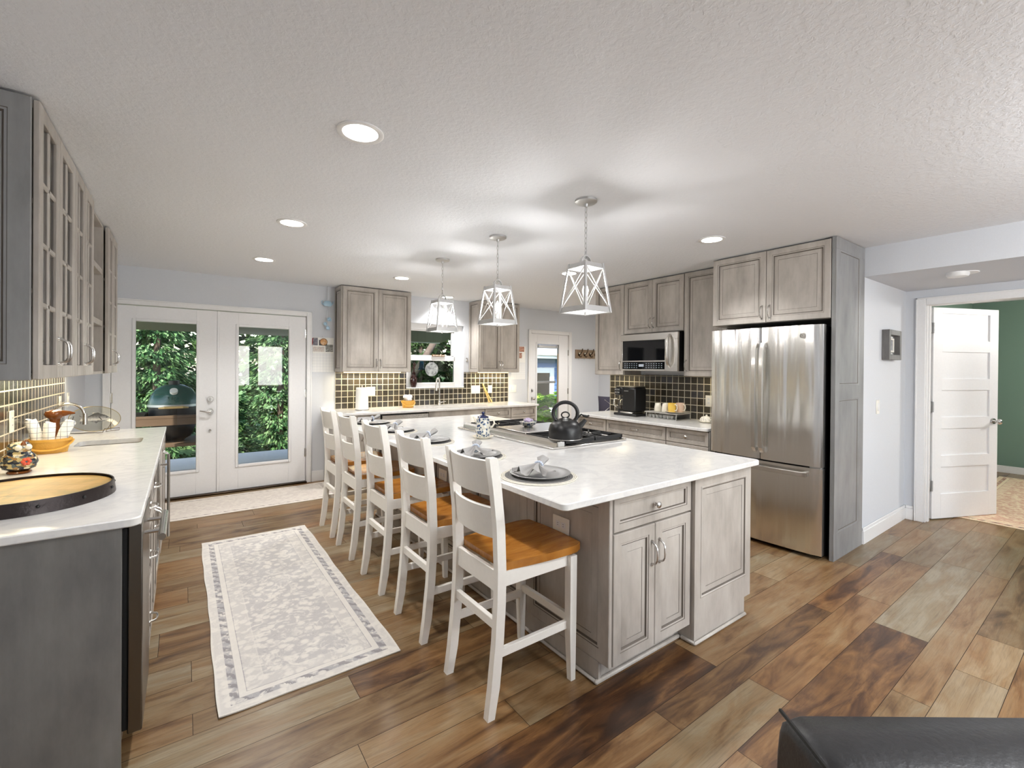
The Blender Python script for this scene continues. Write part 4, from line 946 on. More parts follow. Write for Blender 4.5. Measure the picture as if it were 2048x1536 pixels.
def blue_pattern():
    k = NT('blue_flower_glaze'); v = k.coord(); vo = k.n('TexVoronoi', feature='F1'); vo.inputs['Scale'].default_value = 55; k.l(v, vo.inputs['Vector'])
    n = k.noise(v, 60, 3, .6, 1.5); m = k.ramp(k.mathn('ADD', vo.outputs['Distance'], k.mathn('MULTIPLY', n, .6)), [(.62, srgb(52, 66, 104)), (.74, srgb(128, 146, 154)), (.84, srgb(212, 208, 196))])
    k.l(m.outputs[0], k.b.inputs['Base Color']); k.set(Roughness=.12); return k.m
M['blueware'] = blue_pattern(); M['potwhite'] = plain('cream_glaze', (236, 230, 214), .15); M['cobalt'] = plain('cobalt_glaze', (40, 48, 84), .15)
TX, TY, TZ = 1.822, 2.88, CI + .0005
tag(obj('saucer', MB().lathe([(.045, 0), (.05, .004), (.078, .016), (.08, .018), (.076, .018), (.045, .007), (.001, .007)], (TX, TY, TZ), 32), 'potwhite', loc=(TX, TY, TZ)), 'patterned saucer under the blue and white teapot', 'saucer')
t = thing('teapot', 'stacked blue and white patterned teapot and cup on a saucer', 'teapot', (TX, TY, TZ + .0075))
z = TZ + .0075
obj('cup', MB().lathe([(.032, 0), (.046, .006), (.055, .03), (.055, .062), (.052, .066), (.001, .066)], (TX, TY, z), 32), 'blueware', t)
obj('pot', MB().lathe([(.05, .066), (.054, .07), (.056, .085), (.048, .13), (.040, .148), (.001, .148)], (TX, TY, z), 32), 'blueware', t)
b = MB(); b.lathe([(.041, .147), (.042, .154), (.036, .157), (.02, .164), (.008, .168), (.009, .176), (.014, .182), (.010, .19), (.001, .192)], (TX, TY, z), 24); obj('lid', b, 'cobalt', t)
b = MB(); dx, dy = math.cos(-.6), math.sin(-.6); b.tube([(TX + dx * r, TY + dy * r, z + h) for r, h in ((.045, .135), (.078, .135), (.085, .105), (.07, .08), (.052, .075))], .007, 8); obj('handle', b, 'potwhite', t)
b = MB(); b.tube([(TX - dx * r, TY - dy * r, z + h) for r, h in ((.04, .11), (.06, .135), (.072, .155))], [.014, .010, .007], 10); obj('spout', b, 'potwhite', t)
BX, BY_, BZ = 2.29, 2.93, CI + .0502
t = thing('trinket_bowl', 'small patterned bowl of mauve glass nuggets on the griddle cover', 'bowl', (BX, BY_, BZ))
obj('bowl', MB().lathe([(.03, 0), (.036, .004), (.06, .02), (.074, .04), (.071, .041), (.05, .02), (.001, .01)], (BX, BY_, BZ), 28), 'blueware', t)
b = MB(); rnd = random.Random(3)
for i in range(9): a = i * 2.4; r = .012 * math.sqrt(i) ; b.ball((BX + r * math.cos(a), BY_ + r * math.sin(a), BZ + .045 + .016 * (1 - i / 9)), (.017, .017, .012), 8, 6)
obj('filling', b, plain('mauve_glass', (190, 176, 206), .1), t)

# ------------------------------------------------------------------ lamps
def make_pendant():
    t = thing('pendant_light', '', 'pendant light', (0, 0, 0), 'lantern pendants over the island')
    obj('canopy', MB().lathe([(.066, 0), (.066, -.012), (.058, -.018), (.012, -.022), (.009, -.04), (.001, -.04)], (0, 0, CH), 28), 'galv', t)
    b = MB(); z = CH - .04; k = 0
    while z > 2.155:
        P = []
        for i in range(12):
            a = 2 * PI * i / 12; u = .0075 * math.cos(a); P.append((u if k % 2 else 0, 0 if k % 2 else u, z - .017 + .019 * math.sin(a)))
        b.tube(P, .0021, 5, 0, True); z -= .031; k += 1
    b.tube([(.011 * math.cos(2 * PI * i / 14) , .011 * math.cos(2 * PI * i / 14) * .3, z + .003 - .006 + .019 * math.sin(2 * PI * i / 14) - .01) for i in range(14)], .0024, 5, 0, True)
    obj('chain', b, 'galv', t)
    b = MB()
    b.loft([[(.042 * math.cos(a), -.011, 2.06 + .054 * math.sin(a)), (.042 * math.cos(a), .011, 2.06 + .054 * math.sin(a)), (.038 * math.cos(a), .011, 2.06 + .049 * math.sin(a)), (.038 * math.cos(a), -.011, 2.06 + .049 * math.sin(a))] for a in [PI * i / 12 for i in range(13)]])
    b.tube([(0, 0, 2.112), (0, 0, 2.14)], .0025, 6); obj('bail', b, 'galv', t)
    zt, zb, ht, hb = 2.06, 1.768, .0735, .109
    def band(z0, z1, h0, h1, th=.004):
        for sx, sy in ((1, 0), (-1, 0), (0, 1), (0, -1)):
            if sx: rr = [[(sx * h, -h, z), (sx * h, h, z), (sx * (h - th), h, z), (sx * (h - th), -h, z)] for z, h in ((z0, h0), (z1, h1))]
            else: rr = [[(-h, sy * h, z), (h, sy * h, z), (h, sy * (h - th), z), (-h, sy * (h - th), z)] for z, h in ((z0, h0), (z1, h1))]
            b.loft(rr)
    b = MB(); band(zb, zb + .034, hb, hb - .006); band(zt - .028, zt, ht + .005, ht); b.box(-ht, ht, -ht, ht, zt - .004, zt)
    for sx in (1, -1):
        for sy in (1, -1):
            b.loft([[(sx * (h + .003), sy * (h + .003), z), (sx * (h - .011), sy * (h + .003), z), (sx * (h - .011), sy * (h - .001), z), (sx * (h - .001), sy * (h - .001), z), (sx * (h - .001), sy * (h - .011), z), (sx * (h + .003), sy * (h - .011), z)] for z, h in ((zb, hb), (zt + .004, ht))])
    obj('frame', b, 'galv', t, 25)
    b = MB(); za, zc, ha, hc = zb + .034, zt - .028, hb - .007, ht + .004
    for sx, sy in ((1, 0), (-1, 0), (0, 1), (0, -1)):
        for s in (1, -1):
            p0 = (sx * ha, s * (ha - .006), za) if sx else (s * (ha - .006), sy * ha, za); p1 = (sx * hc, -s * (hc - .006), zc) if sx else (-s * (hc - .006), sy * hc, zc)
            b.tube([p0, p1], .003, 6)
    obj('cross_rods', b, 'galv', t)
    b = MB(); b.box(-.101, .101, -.101, .101, zb + .004, zb + .008)
    obj('bottom_diffuser', b, frost, t)
    b = MB(); b.cyl((0, 0, zb + .008), (0, 0, zb + .10), .014).lathe([(.02, 0), (.02, .006), (.014, .01)], (0, 0, zb + .008), 14); b.lathe([(.001, -.02), (.007, -.014), (.005, -.006), (.008, 0), (.001, .0)], (0, 0, zb + .004), 10); obj('candle_sleeve', b, 'white', t)
    obj('bulb', MB().lathe([(.010, 0), (.016, .018), (.019, .035), (.013, .058), (.005, .075), (.001, .082)], (0, 0, zb + .10), 14), 'bulb', t)
    return t
k = NT('frosted_glass'); k.t.nodes.remove(k.b); d_ = k.n('BsdfTranslucent'); d_.inputs[0].default_value = (.95, .95, .95, 1); tr_ = k.n('BsdfTransparent'); mx_ = k.n('MixShader'); mx_.inputs[0].default_value = .35; k.l(d_.outputs[0], mx_.inputs[1]); k.l(tr_.outputs[0], mx_.inputs[2]); k.l(mx_.outputs[0], k.out.inputs[0]); frost = k.m
pn = make_pendant()
for i, ((x, y), lb) in enumerate(zip(PEND, ('lantern pendant light over the near end of the island', 'middle lantern pendant light over the island', 'lantern pendant light over the far end of the island'))):
    if i == 0: pn.location = (x, y, 0); pn['label'] = lb
    else: dup(pn, (x, y, 0), 0, lb)
dl = None
DLL = ['recessed ceiling downlight nearest the camera, above the end of the left worktop', 'recessed ceiling downlight above the left aisle, second in its row of three', 'recessed ceiling downlight before the french doors', 'recessed ceiling downlight before the wall cabinet left of the window',
       'recessed ceiling downlight before the fridge', 'recessed ceiling downlight close to the kitchen window', 'recessed ceiling downlight half hidden behind the near pendant', 'recessed ceiling downlight in the nook by the back door']
for i, ((x, y), lb) in enumerate(zip(DOWN, DLL)):
    if dl is None:
        dl = thing('recessed_downlight', lb, 'downlight', (0, 0, 0), 'recessed ceiling downlights')
        obj('trim_ring', MB().lathe([(.098, 0), (.098, -.004), (.092, -.007), (.074, -.004), (.074, 0)], (0, 0, CH), 32, caps=False), 'white', dl)
        obj('lens', MB().lathe([(.075, -.001), (.075, -.003), (.001, -.0035)], (0, 0, CH), 32), 'lampon', dl); r = dl
    else: r = dup(dl, (0, 0, 0), 0, lb)
    r.location = (x, y, 0)
t = thing('smoke_detector', 'white smoke detector on the lowered hall ceiling', 'smoke detector', (4.89, .83, 2.207))
obj('housing', MB().lathe([(.068, 0), (.068, -.02), (.06, -.034), (.001, -.038)], (4.89, .83, 2.207), 28), 'white', t); obj('mounting_plate', MB().lathe([(.085, 0), (.085, -.006), (.001, -.006)], (4.93, .80, 2.2069), 28), 'white', t)

# ------------------------------------------------------------------ rugs, armchair
def rug(name, cx, cy, hx, hy, mat, label, wav=.004, rot=0):
    def fn(u, v):
        x, y = (u - .5) * 2 * hx, (v - .5) * 2 * hy; e = .003 * math.sin(9 * v * hy) + .002 * math.sin(31 * v)
        lift = max(0, math.sin(5.3 * v * hy + 1) ** 9) * wav * (abs(2 * u - 1) ** 6) + max(0, math.sin(7.1 * u * hx + 2) ** 9) * wav * 1.6 * (abs(2 * v - 1) ** 8)
        return (x + e * (2 * u - 1), y + .002 * math.sin(14 * u) * (2 * v - 1), .006 + lift)
    b = MB(); b.sheet(fn, 40, 60, 0, .005)
    o = obj(name, b, mat, None, 60); o.location = (cx, cy, .0005); o.rotation_euler = (0, 0, rot); return tag(o, label, 'rug', None)
rug('runner_rug', .506, 3.28, .385, 1.11, rug_mat('faded_grey_rug', .385, 1.11, (170, 167, 168), (138, 134, 136), (218, 213, 205)), 'faded grey patterned runner rug on the floor left of the bar stools')
rug('door_rug', .56, 5.535, .86, .36, rug_mat('faded_beige_rug', .86, .36, (206, 196, 188), (168, 156, 150), (226, 218, 208)), 'faded beige runner rug before the french doors', .003)
rug('area_rug', 7.62, -.25, 1.45, 1.35, rug_mat('tribal_red_rug', 1.45, 1.35, (206, 150, 126), (96, 70, 66), (240, 222, 190)), 'cream and brick red rug on the floor of the green room', .0)

fwv, rtv = Vector((.5867, .8098, 0)), Vector((.8098, -.5867, 0))
A0 = rtv * .5 + fwv * .0
FA = Matrix(((rtv.x, fwv.x, 0, A0.x), (rtv.y, fwv.y, 0, A0.y), (0, 0, 1, 0), (0, 0, 0, 1)))
t = thing('armchair', 'black leather armchair seen from above at the near right corner', 'armchair', (A0.x + .5, A0.y, 0))
def pad(x0, x1, y0, y1, z0, z1, r, seed=0, puff=.0):
    b = MB(FA); n = 14; rings = []; rn = random.Random(seed)
    for i in range(n + 1):
        u = .5 - .5 * math.cos(PI * i / n); u = .5 - .5 * math.cos(PI * u); e = min(u, 1 - u) * (x1 - x0); k = 1 - max(0, 1 - e / r) ** 2; ins = r * (1 - math.sqrt(max(0, k)))
        rg = []
        for j in range(24):
            a = 2 * PI * j / 24; ca, sa = math.cos(a), math.sin(a); p = .3
            yy = math.copysign(abs(ca) ** p, ca); zz = math.copysign(abs(sa) ** p, sa)
            hy, hz = (y1 - y0) / 2 - ins, (z1 - z0) / 2 - ins
            w_ = puff * math.sin(u * 17 + j) * .5 + puff * math.sin(u * 7 + j * .7)
            rg.append((x0 + u * (x1 - x0), (y0 + y1) / 2 + yy * (hy + w_), (z0 + z1) / 2 + zz * (hz + w_)))
        rings.append(rg)
    b.loft(rings); return b
obj('outer_back', pad(-.045, 1.03, .60, .785, .06, .858, .02), 'leather', t, 60)
obj('back_cushion', pad(.16, .82, .38, .64, .40, .83, .07, 2, .006), 'leather', t, 60)
obj('seat_cushion', pad(.20, .78, -.15, .42, .28, .46, .06, 3, .004), 'leather', t, 60)
obj('arm', pad(0.0, .2, -.2, .60, .06, .62, .06, 4, .003), 'leather', t, 60); obj('arm', pad(.78, .98, -.2, .60, .06, .62, .06, 5, .003), 'leather', t, 60)
b = MB(FA); b.tube([(-.037, .772, .850), (-.039, .72, .8535), (-.039, .66, .8535), (-.037, .615, .850)], .0035, 6); obj('piping', b, 'black', t)
b = MB(FA)
for x in (.06, .92):
    for y in (-.14, .68): b.cyl((x, y, 0), (x, y, .08), .022, .028, 12)
obj('feet', b, 'black', t)

# ------------------------------------------------------------------ outlets and switches
def plate(F, u, v, w_, h, label, kind='outlet', name='wall_outlet', cat='outlet'):
    t = thing(name, label, cat, F @ Vector((u, 0, v)))
    b = MB(F); b.box(u - w_ / 2, u + w_ / 2, .0004, .006, v - h / 2, v + h / 2, .002); pp = obj('cover_plate', b, 'cream', t)
    b = MB(F); horiz = w_ > h
    if kind == 'outlet':
        for s in (-1, 1):
            cu, cv = (u + s * .02, v) if horiz else (u, v + s * .02)
            b.box(cu - .015, cu + .015, .006, .0075, cv - .014, cv + .014, .001)
        f = obj('receptacle', b, 'white', pp)
        b = MB(F)
        for s in (-1, 1):
            cu, cv = (u + s * .02, v) if horiz else (u, v + s * .02)
            for q in (-.005, .005):
                if horiz: b.box(cu - .004, cu + .003, .0075, .0079, cv + q - .001, cv + q + .001)
                else: b.box(cu + q - .001, cu + q + .001, .0075, .0079, cv - .003, cv + .004)
        obj('slots', b, 'black', pp)
    else:
        n = max(1, round(w_ / .06))
        for i in range(n):
            cu = u - w_ / 2 + w_ * (i + .5) / n; b.box(cu - .016, cu + .016, .006, .010, v - .033, v + .033, .002)
        obj('rocker', b, 'white', pp)
FW_back = frame((0, 6.02, 0), (1, 0, 0), (0, -1, 0)); FW_left = frame((LX + .01, 0, 0), (0, 1, 0), (1, 0, 0)); FW_right = frame((RX - .01, 0, 0), (0, -1, 0), (-1, 0, 0))
FI = frame((IX0 - .0005, 0, 0), (0, -1, 0), (-1, 0, 0)); FH = frame((0, 1.33, 0), (1, 0, 0), (0, -1, 0))
plate(FW_back, 2.03, 1.11, .12, .12, 'white double outlet on the back tiles beside the paper towels')
plate(FW_back, 3.666, 1.10, .16, .125, 'wide white switch plate on the back tiles just right of the window', 'switch', 'light_switch', 'switch')
plate(FW_back, 3.93, 1.10, .075, .12, 'white outlet on the back tiles behind the leaning wooden tongs')
plate(frame((0, 6.03, 0), (1, 0, 0), (0, -1, 0)), 4.375, 1.10, .16, .12, 'wide white switch plate on the wall where the back tiles end', 'switch', 'light_switch', 'switch')
plate(FW_left, 3.64, 1.115, .075, .12, 'white outlet on the left tiles behind the owl figurine')
plate(FW_left, 4.85, 1.13, .075, .12, 'white outlet on the left tiles beside the small faucet')
plate(frame((LX, 0, 0), (0, 1, 0), (1, 0, 0)), 5.22, 1.14, .075, .12, 'white switch on the bare left wall beyond the tiles', 'switch', 'light_switch', 'switch')
plate(FW_right, -2.675, 1.10, .075, .12, 'white outlet on the dark tiles beside the fridge')
plate(FI, -1.68, .655, .12, .078, 'white double outlet on the island side above the nearest stool seat')
plate(FI, -2.95, .655, .12, .078, 'white outlet on the island side between the third stool and the panel')
plate(FH, 4.90, 1.12, .075, .12, 'white light switch on the hall wall right of the fridge panel', 'switch', 'light_switch', 'switch')

# ------------------------------------------------------------------ things on the left worktop
def tray_top_mat():
    k = NT('barrel_head_wood'); n = k.noise(k.coord((1, 1, 1)), 3.5, 5, .6, 1.5); br = k.n('TexBrick', offset=0.0); br.inputs['Scale'].default_value = 1; br.inputs['Brick Width'].default_value = 3; br.inputs['Row Height'].default_value = .085; br.inputs['Mortar Size'].default_value = .0012
    k.l(k.coord((1, 1, 1), rot=(0, 0, .5)), br.inputs['Vector']); br.inputs['Color1'].default_value = (0.85, .85, .85, 1); br.inputs['Color2'].default_value = (1.1, 1.1, 1.1, 1); br.inputs['Mortar'].default_value = (.4, .35, .3, 1)
    r = k.ramp(n, [(.3, srgb(150, 138, 92)), (.5, srgb(204, 164, 96)), (.7, srgb(222, 184, 120))]); k.l(k.mix(1, r.outputs[0], br.outputs[0], 'MULTIPLY'), k.b.inputs['Base Color']); k.set(Roughness=.45); return k.m
TXc, TYc = -.50, 2.535
t = thing('serving_tray', 'round barrel-head wooden tray with dark metal hoop on the left worktop', 'tray', (TXc, TYc, CT))
obj('wooden_top', MB().lathe([(.001, .004), (.258, .004), (.258, .040), (.001, .040)], (TXc, TYc, CT + .0005), 48), tray_top_mat(), t)
obj('metal_hoop', MB().lathe([(.2585, 0), (.270, 0), (.264, .05), (.2585, .05)], (TXc, TYc, CT + .0005), 56, caps=False), plain('weathered_iron_hoop', (62, 56, 56), .35, .7, .5, 40), t)
b = MB()
for a in (-1.25, -.75, -.2, .3): b.ball((TXc + .268 * math.cos(a), TYc + .268 * math.sin(a), CT + .028), .006, 8, 6)
obj('rivets', b, 'black', t)

def mosaic():
    k = NT('mosaic_shell'); vo = k.n('TexVoronoi', feature='F1'); vo.inputs['Scale'].default_value = 70; v = k.coord((1, 1, 1.6)); k.l(v, vo.inputs['Vector'])
    sp = k.n('SeparateColor'); k.l(vo.outputs['Color'], sp.inputs[0])
    r = k.ramp(sp.outputs[0], [(0, srgb(36, 40, 52)), (.2, srgb(84, 96, 100)), (.4, srgb(188, 170, 120)), (.55, srgb(216, 206, 176)), (.7, srgb(70, 70, 66)), (.85, srgb(150, 116, 70)), (1, srgb(230, 226, 214))], 'CONSTANT')
    k.l(r.outputs[0], k.b.inputs['Base Color']); k.set(Roughness=.18); k.bump(vo.outputs['Distance'], .4, .003); return k.m
OX, OY = -.648, 3.20; oz = CT + .0005
t = thing('owl_figurine', 'multicoloured mosaic owl figurine on the left worktop behind the round tray', 'figurine', (OX, OY, oz))
obj('base', MB().lathe([(.04, 0), (.045, .006), (.04, .012), (.001, .014)], (OX, OY, oz), 20), 'amber', t)
obj('body', MB().lathe([(.03, .012), (.058, .025), (.068, .055), (.058, .085), (.040, .103), (.044, .12), (.042, .135), (.028, .15), (.001, .154)], (OX, OY, oz), 28, sy=.8), mosaic(), t)
b = MB()
for s in (-1, 1): b.lathe([(.011, 0), (.007, .012), (.001, .02)], (OX + .02, OY + s * .026, oz + .14), 10)
obj('ears', b, 'amber', t)
fx, fy = .55, -.83
b = MB()
for s in (-1, 1): b.ball((OX + fx * .036 - fy * .018 * s, OY + fy * .034 + fx * .018 * s, oz + .127), (.014, .014, .014), 12, 8)
obj('eyes', b, 'potwhite', t)
b = MB()
for i in range(6): a = i * PI / 3; b.ball((OX + fx * .060 - fy * .012 * math.cos(a), OY + fy * .054 + fx * .012 * math.cos(a), oz + .06 + .012 * math.sin(a)), .0085, 8, 6)
obj('flower', b, plain('coral_tile', (214, 92, 66), .2), t)

def basket(cx, cy, z, rx, ry, h, label, name='basket', hand=0.0):
    t = thing(name, label, 'basket', (cx, cy, z)); b = MB(); n = 44; rings = []
    for j in range(13):
        u = j / 12; rr = .80 + .2 * u
        rings.append([(cx + rx * rr * math.cos(2 * PI * i / n) * (1 + .018 * math.cos(PI * (i // 2 + j))), cy + ry * rr * math.sin(2 * PI * i / n) * (1 + .018 * math.cos(PI * (i // 2 + j))), z + h * u) for i in range(n)])
    inner = [[(cx + (p[0] - cx) * .93, cy + (p[1] - cy) * .93, max(p[2], z + .006)) for p in r] for r in reversed(rings)]
    b.loft(rings + inner); obj('woven_body', b, 'wicker', t, 50)
    b = MB(); b.loft([[(cx + rx * k * math.cos(2 * PI * i / n), cy + ry * k * math.sin(2 * PI * i / n), z + zz) for i in range(n)] for k, zz in ((1.0, h - .012), (1.045, h - .012), (1.045, h + .003), (.97, h + .003), (.97, h - .004))], True, False); obj('rim', b, 'wicker', t)
    b = MB()
    hp = [(cx + math.cos(hand) * rx * 1.06 * math.cos(a) + math.sin(hand) * ry * 1.05 * math.sin(a), cy - math.cos(hand) * .0 - ry * 1.08 * abs(math.sin(a)), z + h - .01 - h * .62 * math.sin(a)) for a in [PI * i / 16 for i in range(17)]]
    b.tube(hp, .008, 8, flat=(1, .5)); obj('handle', b, 'wicker', t); return t
basket(-.655, 3.86, CT + .0005, .098, .075, .082, 'oval honey wicker basket of rolled towels on the left worktop', 'towel_basket')
def stripe(name, c, l, s):
    k = NT(name); tc = k.n('TexCoord'); sp = k.n('SeparateXYZ'); k.l(tc.outputs['Object'], sp.inputs[0])
    f = [k.mathn('LESS_THAN', k.mathn('FRACT', k.mathn('MULTIPLY', sp.outputs[a], s)), .09) for a in (0, 2)]
    k.l(k.mix(k.mathn('MAXIMUM', f[0], f[1]), srgb(*c), srgb(*l)), k.b.inputs['Base Color']); k.set(Roughness=.9); n = k.noise(tc.outputs['Object'], 260, 2); k.bump(n, .3, .003); return k.m
M['towel'] = stripe('checked_towel', (244, 243, 240), (150, 158, 172), 34)
for i, (dx, dy, tilt, L_, r, lb) in enumerate(((-.05, -.004, -.2, .165, .027, 'leftmost of the rolled white checked towels in the wicker basket'), (.0, -.02, .02, .145, .027, 'middle rolled white checked towel in the wicker basket'), (.05, -.006, .3, .15, .027, 'right-hand rolled white checked towel, flopping over the basket rim'))):
    x, y, z = -.655 + dx, 3.86 + dy, CT + .034
    b = MB(); P = [(x + tilt * L_ * s * s, y + .006 * s, z + L_ * s) for s in (0, .3, .6, .85, 1.0)]; b.tube(P, [r * .95, r, r, r * 1.02, r * .96], 14)
    b.tube([P[-1], (P[-1][0] + .002, P[-1][1], P[-1][2] + .005)], [r * .8, r * .6], 12)
    tag(obj('rolled_towel', b, 'towel', None, 60, (x, y, z)), lb, 'towel', 'rolled towels in the basket')
t = thing('ceramic_duck', 'amber brown glazed duck-shaped jug behind the towel basket', 'jug', (-.655, 4.00, CT))
z = CT + .0005
obj('body', MB().lathe([(.03, 0), (.034, .01), (.03, .09), (.022, .16), (.026, .19), (.045, .205), (.05, .222), (.044, .238), (.02, .246), (.001, .247)], (-.655, 4.0, z), 22), 'amber', t)
b = MB(); b.tube([(-.62, 3.99, z + .222), (-.585, 3.985, z + .225), (-.56, 3.98, z + .222)], [.022, .012, .005], 10); obj('spout', b, 'amber', t)
def faucet(x, y, z, h, r, reach, dirx, diry, label, drop=.05, tk=.011, lever=1):
    t = thing('faucet', label, 'faucet', (x, y, z), 'kitchen faucets'); b = MB(); b.lathe([(.028, 0), (.028, .006), (.02, .016), (tk * 1.5, .06), (tk, .09)], (x, y, z), 18)
    P = [(x, y, z + .05), (x, y, z + h - r)] + [(x + dirx * r * (1 - math.cos(a)), y + diry * r * (1 - math.cos(a)), z + h - r + r * math.sin(a)) for a in [PI * i / 14 for i in range(1, 15)]]
    e = P[-1]; P.append((e[0] + dirx * .004, e[1] + diry * .004, e[2] - drop)); b.tube(P, tk, 12); obj('spout', b, 'nickel', t)
    e = P[-1]; obj('spray_head', MB().cyl((e[0], e[1], e[2] + .03), (e[0], e[1], e[2] - .045), tk * 1.25, tk * 1.6), 'nickel', t)
    if lever:
        b = MB(); lx, ly = -diry, dirx
        b.cyl((x, y, z + .045), (x + .035, y, z + .045), .011); b.tube([(x + .035, y, z + .045), (x + .06, y - .01, z + .052), (x + .10, y - .015, z + .058)], [.009, .006, .005], 8); obj('lever', b, 'nickel', t)
faucet(2.985, 5.90, CB + .0005, .395, .062, .1, -.72, -.69, 'satin nickel pull-down faucet at the window sink', .07, .012)
faucet(-.69, 4.17, CT + .0005, .27, .075, .1, 1.0, -.05, 'small satin nickel gooseneck faucet at the prep sink', .02, .009, 0)

PX, PY, PZ = -.56, 4.80, 1.008
t = thing('fish_platter', 'oval glass platter with a grey fish on a wire easel, left worktop', 'platter', (PX, PY, CT))
tl = .10
FP = Matrix.Translation((PX, PY, PZ)) @ Matrix.Rotation(.02, 4, 'Z') @ Matrix.Rotation(-.25, 4, 'X') @ Matrix.Rotation(.06, 4, 'Y')
b = MB(FP); b.loft([[(k * .152 * math.cos(2 * PI * i / 48), d, k * .098 * math.sin(2 * PI * i / 48)) for i in range(48)] for k, d in ((.01, .004), (.7, .004), (1, -.008), (1.0, -.004), (.7, .009), (.01, .009))])
obj('glass_dish', b, glassy('cloudy_platter_glass', (.93, .92, .86)), t)
b = MB(FP); b.tube([(.152 * math.cos(2 * PI * i / 56), -.007, .098 * math.sin(2 * PI * i / 56)) for i in range(56)], .0022, 6, 0, True); obj('gilt_rim', b, plain('gilt', (150, 132, 84), .3, .7), t)
fish = [(-.088, -.018), (-.082, -.002), (-.096, .026), (-.072, .014), (-.052, .013), (-.03, .028), (-.012, .044), (.012, .052), (.03, .040), (.055, .034), (.08, .018), (.09, .008), (.078, .0), (.06, -.012), (.04, -.018), (.02, -.022), (.008, -.034), (-.004, -.024), (-.03, -.020), (-.052, -.004), (-.066, -.006), (-.084, -.042)]
def fishmat():
    k = NT('grey_fish_scales'); tc = k.n('TexCoord'); sp = k.n('SeparateXYZ'); k.l(tc.outputs['Generated'], sp.inputs[0]); n = k.noise(tc.outputs['Object'], 90, 4, .6, .8); r = k.ramp(k.mathn('ADD', sp.outputs[2], k.mathn('MULTIPLY', k.mathn('SUBTRACT', n, .5), .35)), [(.2, srgb(70, 72, 78)), (.36, srgb(176, 176, 176)), (.52, srgb(120, 122, 126)), (.72, srgb(56, 58, 64))]); k.l(r.outputs[0], k.b.inputs['Base Color']); k.set(Roughness=.4); return k.m
b = MB(FP); b.prism(fish, -.0005, .0035, 'xz'); fo = obj('fish', b, fishmat(), t); 
b = MB(FP); b.prism([(.022, .02), (.042, -.006), (.036, -.008), (.016, .016)], -.003, -.0005, 'xz').ball((.068, -.001, .014), .004, 8, 6); b.prism([(-.05, .012), (-.012, .043), (.012, .051), (.03, .04), (.0, .03)], -.0016, -.0005, 'xz'); obj('fish_fin', b, plain('dark_fin', (48, 50, 56), .4), fo)
b = MB(); zc = CT + .003
b.tube([(PX - .16, PY + .04, zc), (PX - .135, PY + .085, PZ + .02), (PX - .16, PY + .04, zc), (PX - .09, PY + .0, zc)], .0022, 6)
b.tube([(PX - .09, PY - .0, zc), (PX + .0, PY - .012, zc), (PX + .02, PY - .05, zc), (PX + .05, PY - .055, zc + .002), (PX + .06, PY - .05, zc + .03), (PX + .15, PY - .04, zc + .03), (PX + .145, PY - .03, zc + .012), (PX + .06, PY + .02, zc + .0), (PX + .10, PY + .085, PZ - .02)], .0022, 6)
obj('wire_easel', b, 'bronze', t)

# ------------------------------------------------------------------ things at the window wall
t = thing('paper_towel_holder', 'white paper towel roll standing on the back worktop', 'paper towels', (1.825, 5.74, CB)); z = CB + .0005
obj('foot', MB().lathe([(.085, 0), (.085, .006), (.001, .008)], (1.825, 5.74, z), 28), 'nickel', t)
obj('paper_roll', MB().lathe([(.078, .009), (.079, .013), (.073, .283), (.02, .284), (.02, .28)], (1.825, 5.74, z), 32), 'paper', t); obj('spindle', MB().cyl((1.825, 5.74, z + .28), (1.825, 5.74, z + .30), .008).ball((1.825, 5.74, z + .302), .01), 'nickel', t)
basket(2.465, 5.80, CB + .0005, .088, .075, .092, 'round honey wicker basket on the back worktop near the sink', 'small_basket')
b = MB(); rnd = random.Random(5)
for i in range(6): b.ball((2.465 + rnd.uniform(-.035, .035), 5.80 + rnd.uniform(-.03, .03), CB + .10 + rnd.uniform(0, .05)), (.038, .035, .03), 10, 7)
tag(obj('folded_cloth', b, 'towel', None, 60, (2.465, 5.8, CB + .1)), 'crumpled white and blue cloth in the small round basket', 'cloth')
t = thing('wooden_tongs', 'pale wooden tongs leaning on the tiles right of the faucet', 'tongs', (3.87, 5.93, CB)); 
for k, (dx, n_) in enumerate(((-.014, 'tong_arm'), (.014, 'tong_arm'))):
    b = MB(); b.tube([(3.872 + dx * 1.7, 5.90, CB + .012), (3.835 + dx, 5.955, CB + .14), (3.79 + dx * .3, 6.008, CB + .295)], [.017, .014, .010], 8, flat=(1, .55)); obj(n_, b, 'lightwood', t)
b = MB(); b.tube([(3.838, 5.953, CB + .12), (3.83, 5.96, CB + .155)], .028, 10, flat=(1, .4)); obj('binding', b, 'wicker', t)
VX, VY, VZ = 2.652, 6.042, 1.1505
t = thing('vase', 'black glazed vase of dark dried stems on the window sill', 'vase', (VX, VY, VZ))
obj('vase_body', MB().lathe([(.032, 0), (.034, .006), (.046, .05), (.054, .095), (.048, .14), (.030, .17), (.028, .185), (.042, .215), (.039, .215), (.025, .186), (.001, .18)], (VX, VY, VZ), 28, sy=.65), 'vase', t)
b = MB(); rnd = random.Random(9)
for i in range(14):
    a = rnd.uniform(0, 6.28); r = rnd.uniform(.01, .07); h = rnd.uniform(.26, .36); b.tube([(VX, VY, VZ + .15), (VX + .4 * r * math.cos(a), VY - abs(.2 * r * math.sin(a)), VZ + .23), (VX + r * math.cos(a), VY - abs(.5 * r * math.sin(a)), VZ + h)], [.0018, .0016, .001], 4); b.ball((VX + r * math.cos(a), VY - abs(.5 * r * math.sin(a)), VZ + h), (.007, .006, .009), 6, 5)
obj('dried_stems', b, plain('burgundy_stems', (70, 34, 34), .7), t)
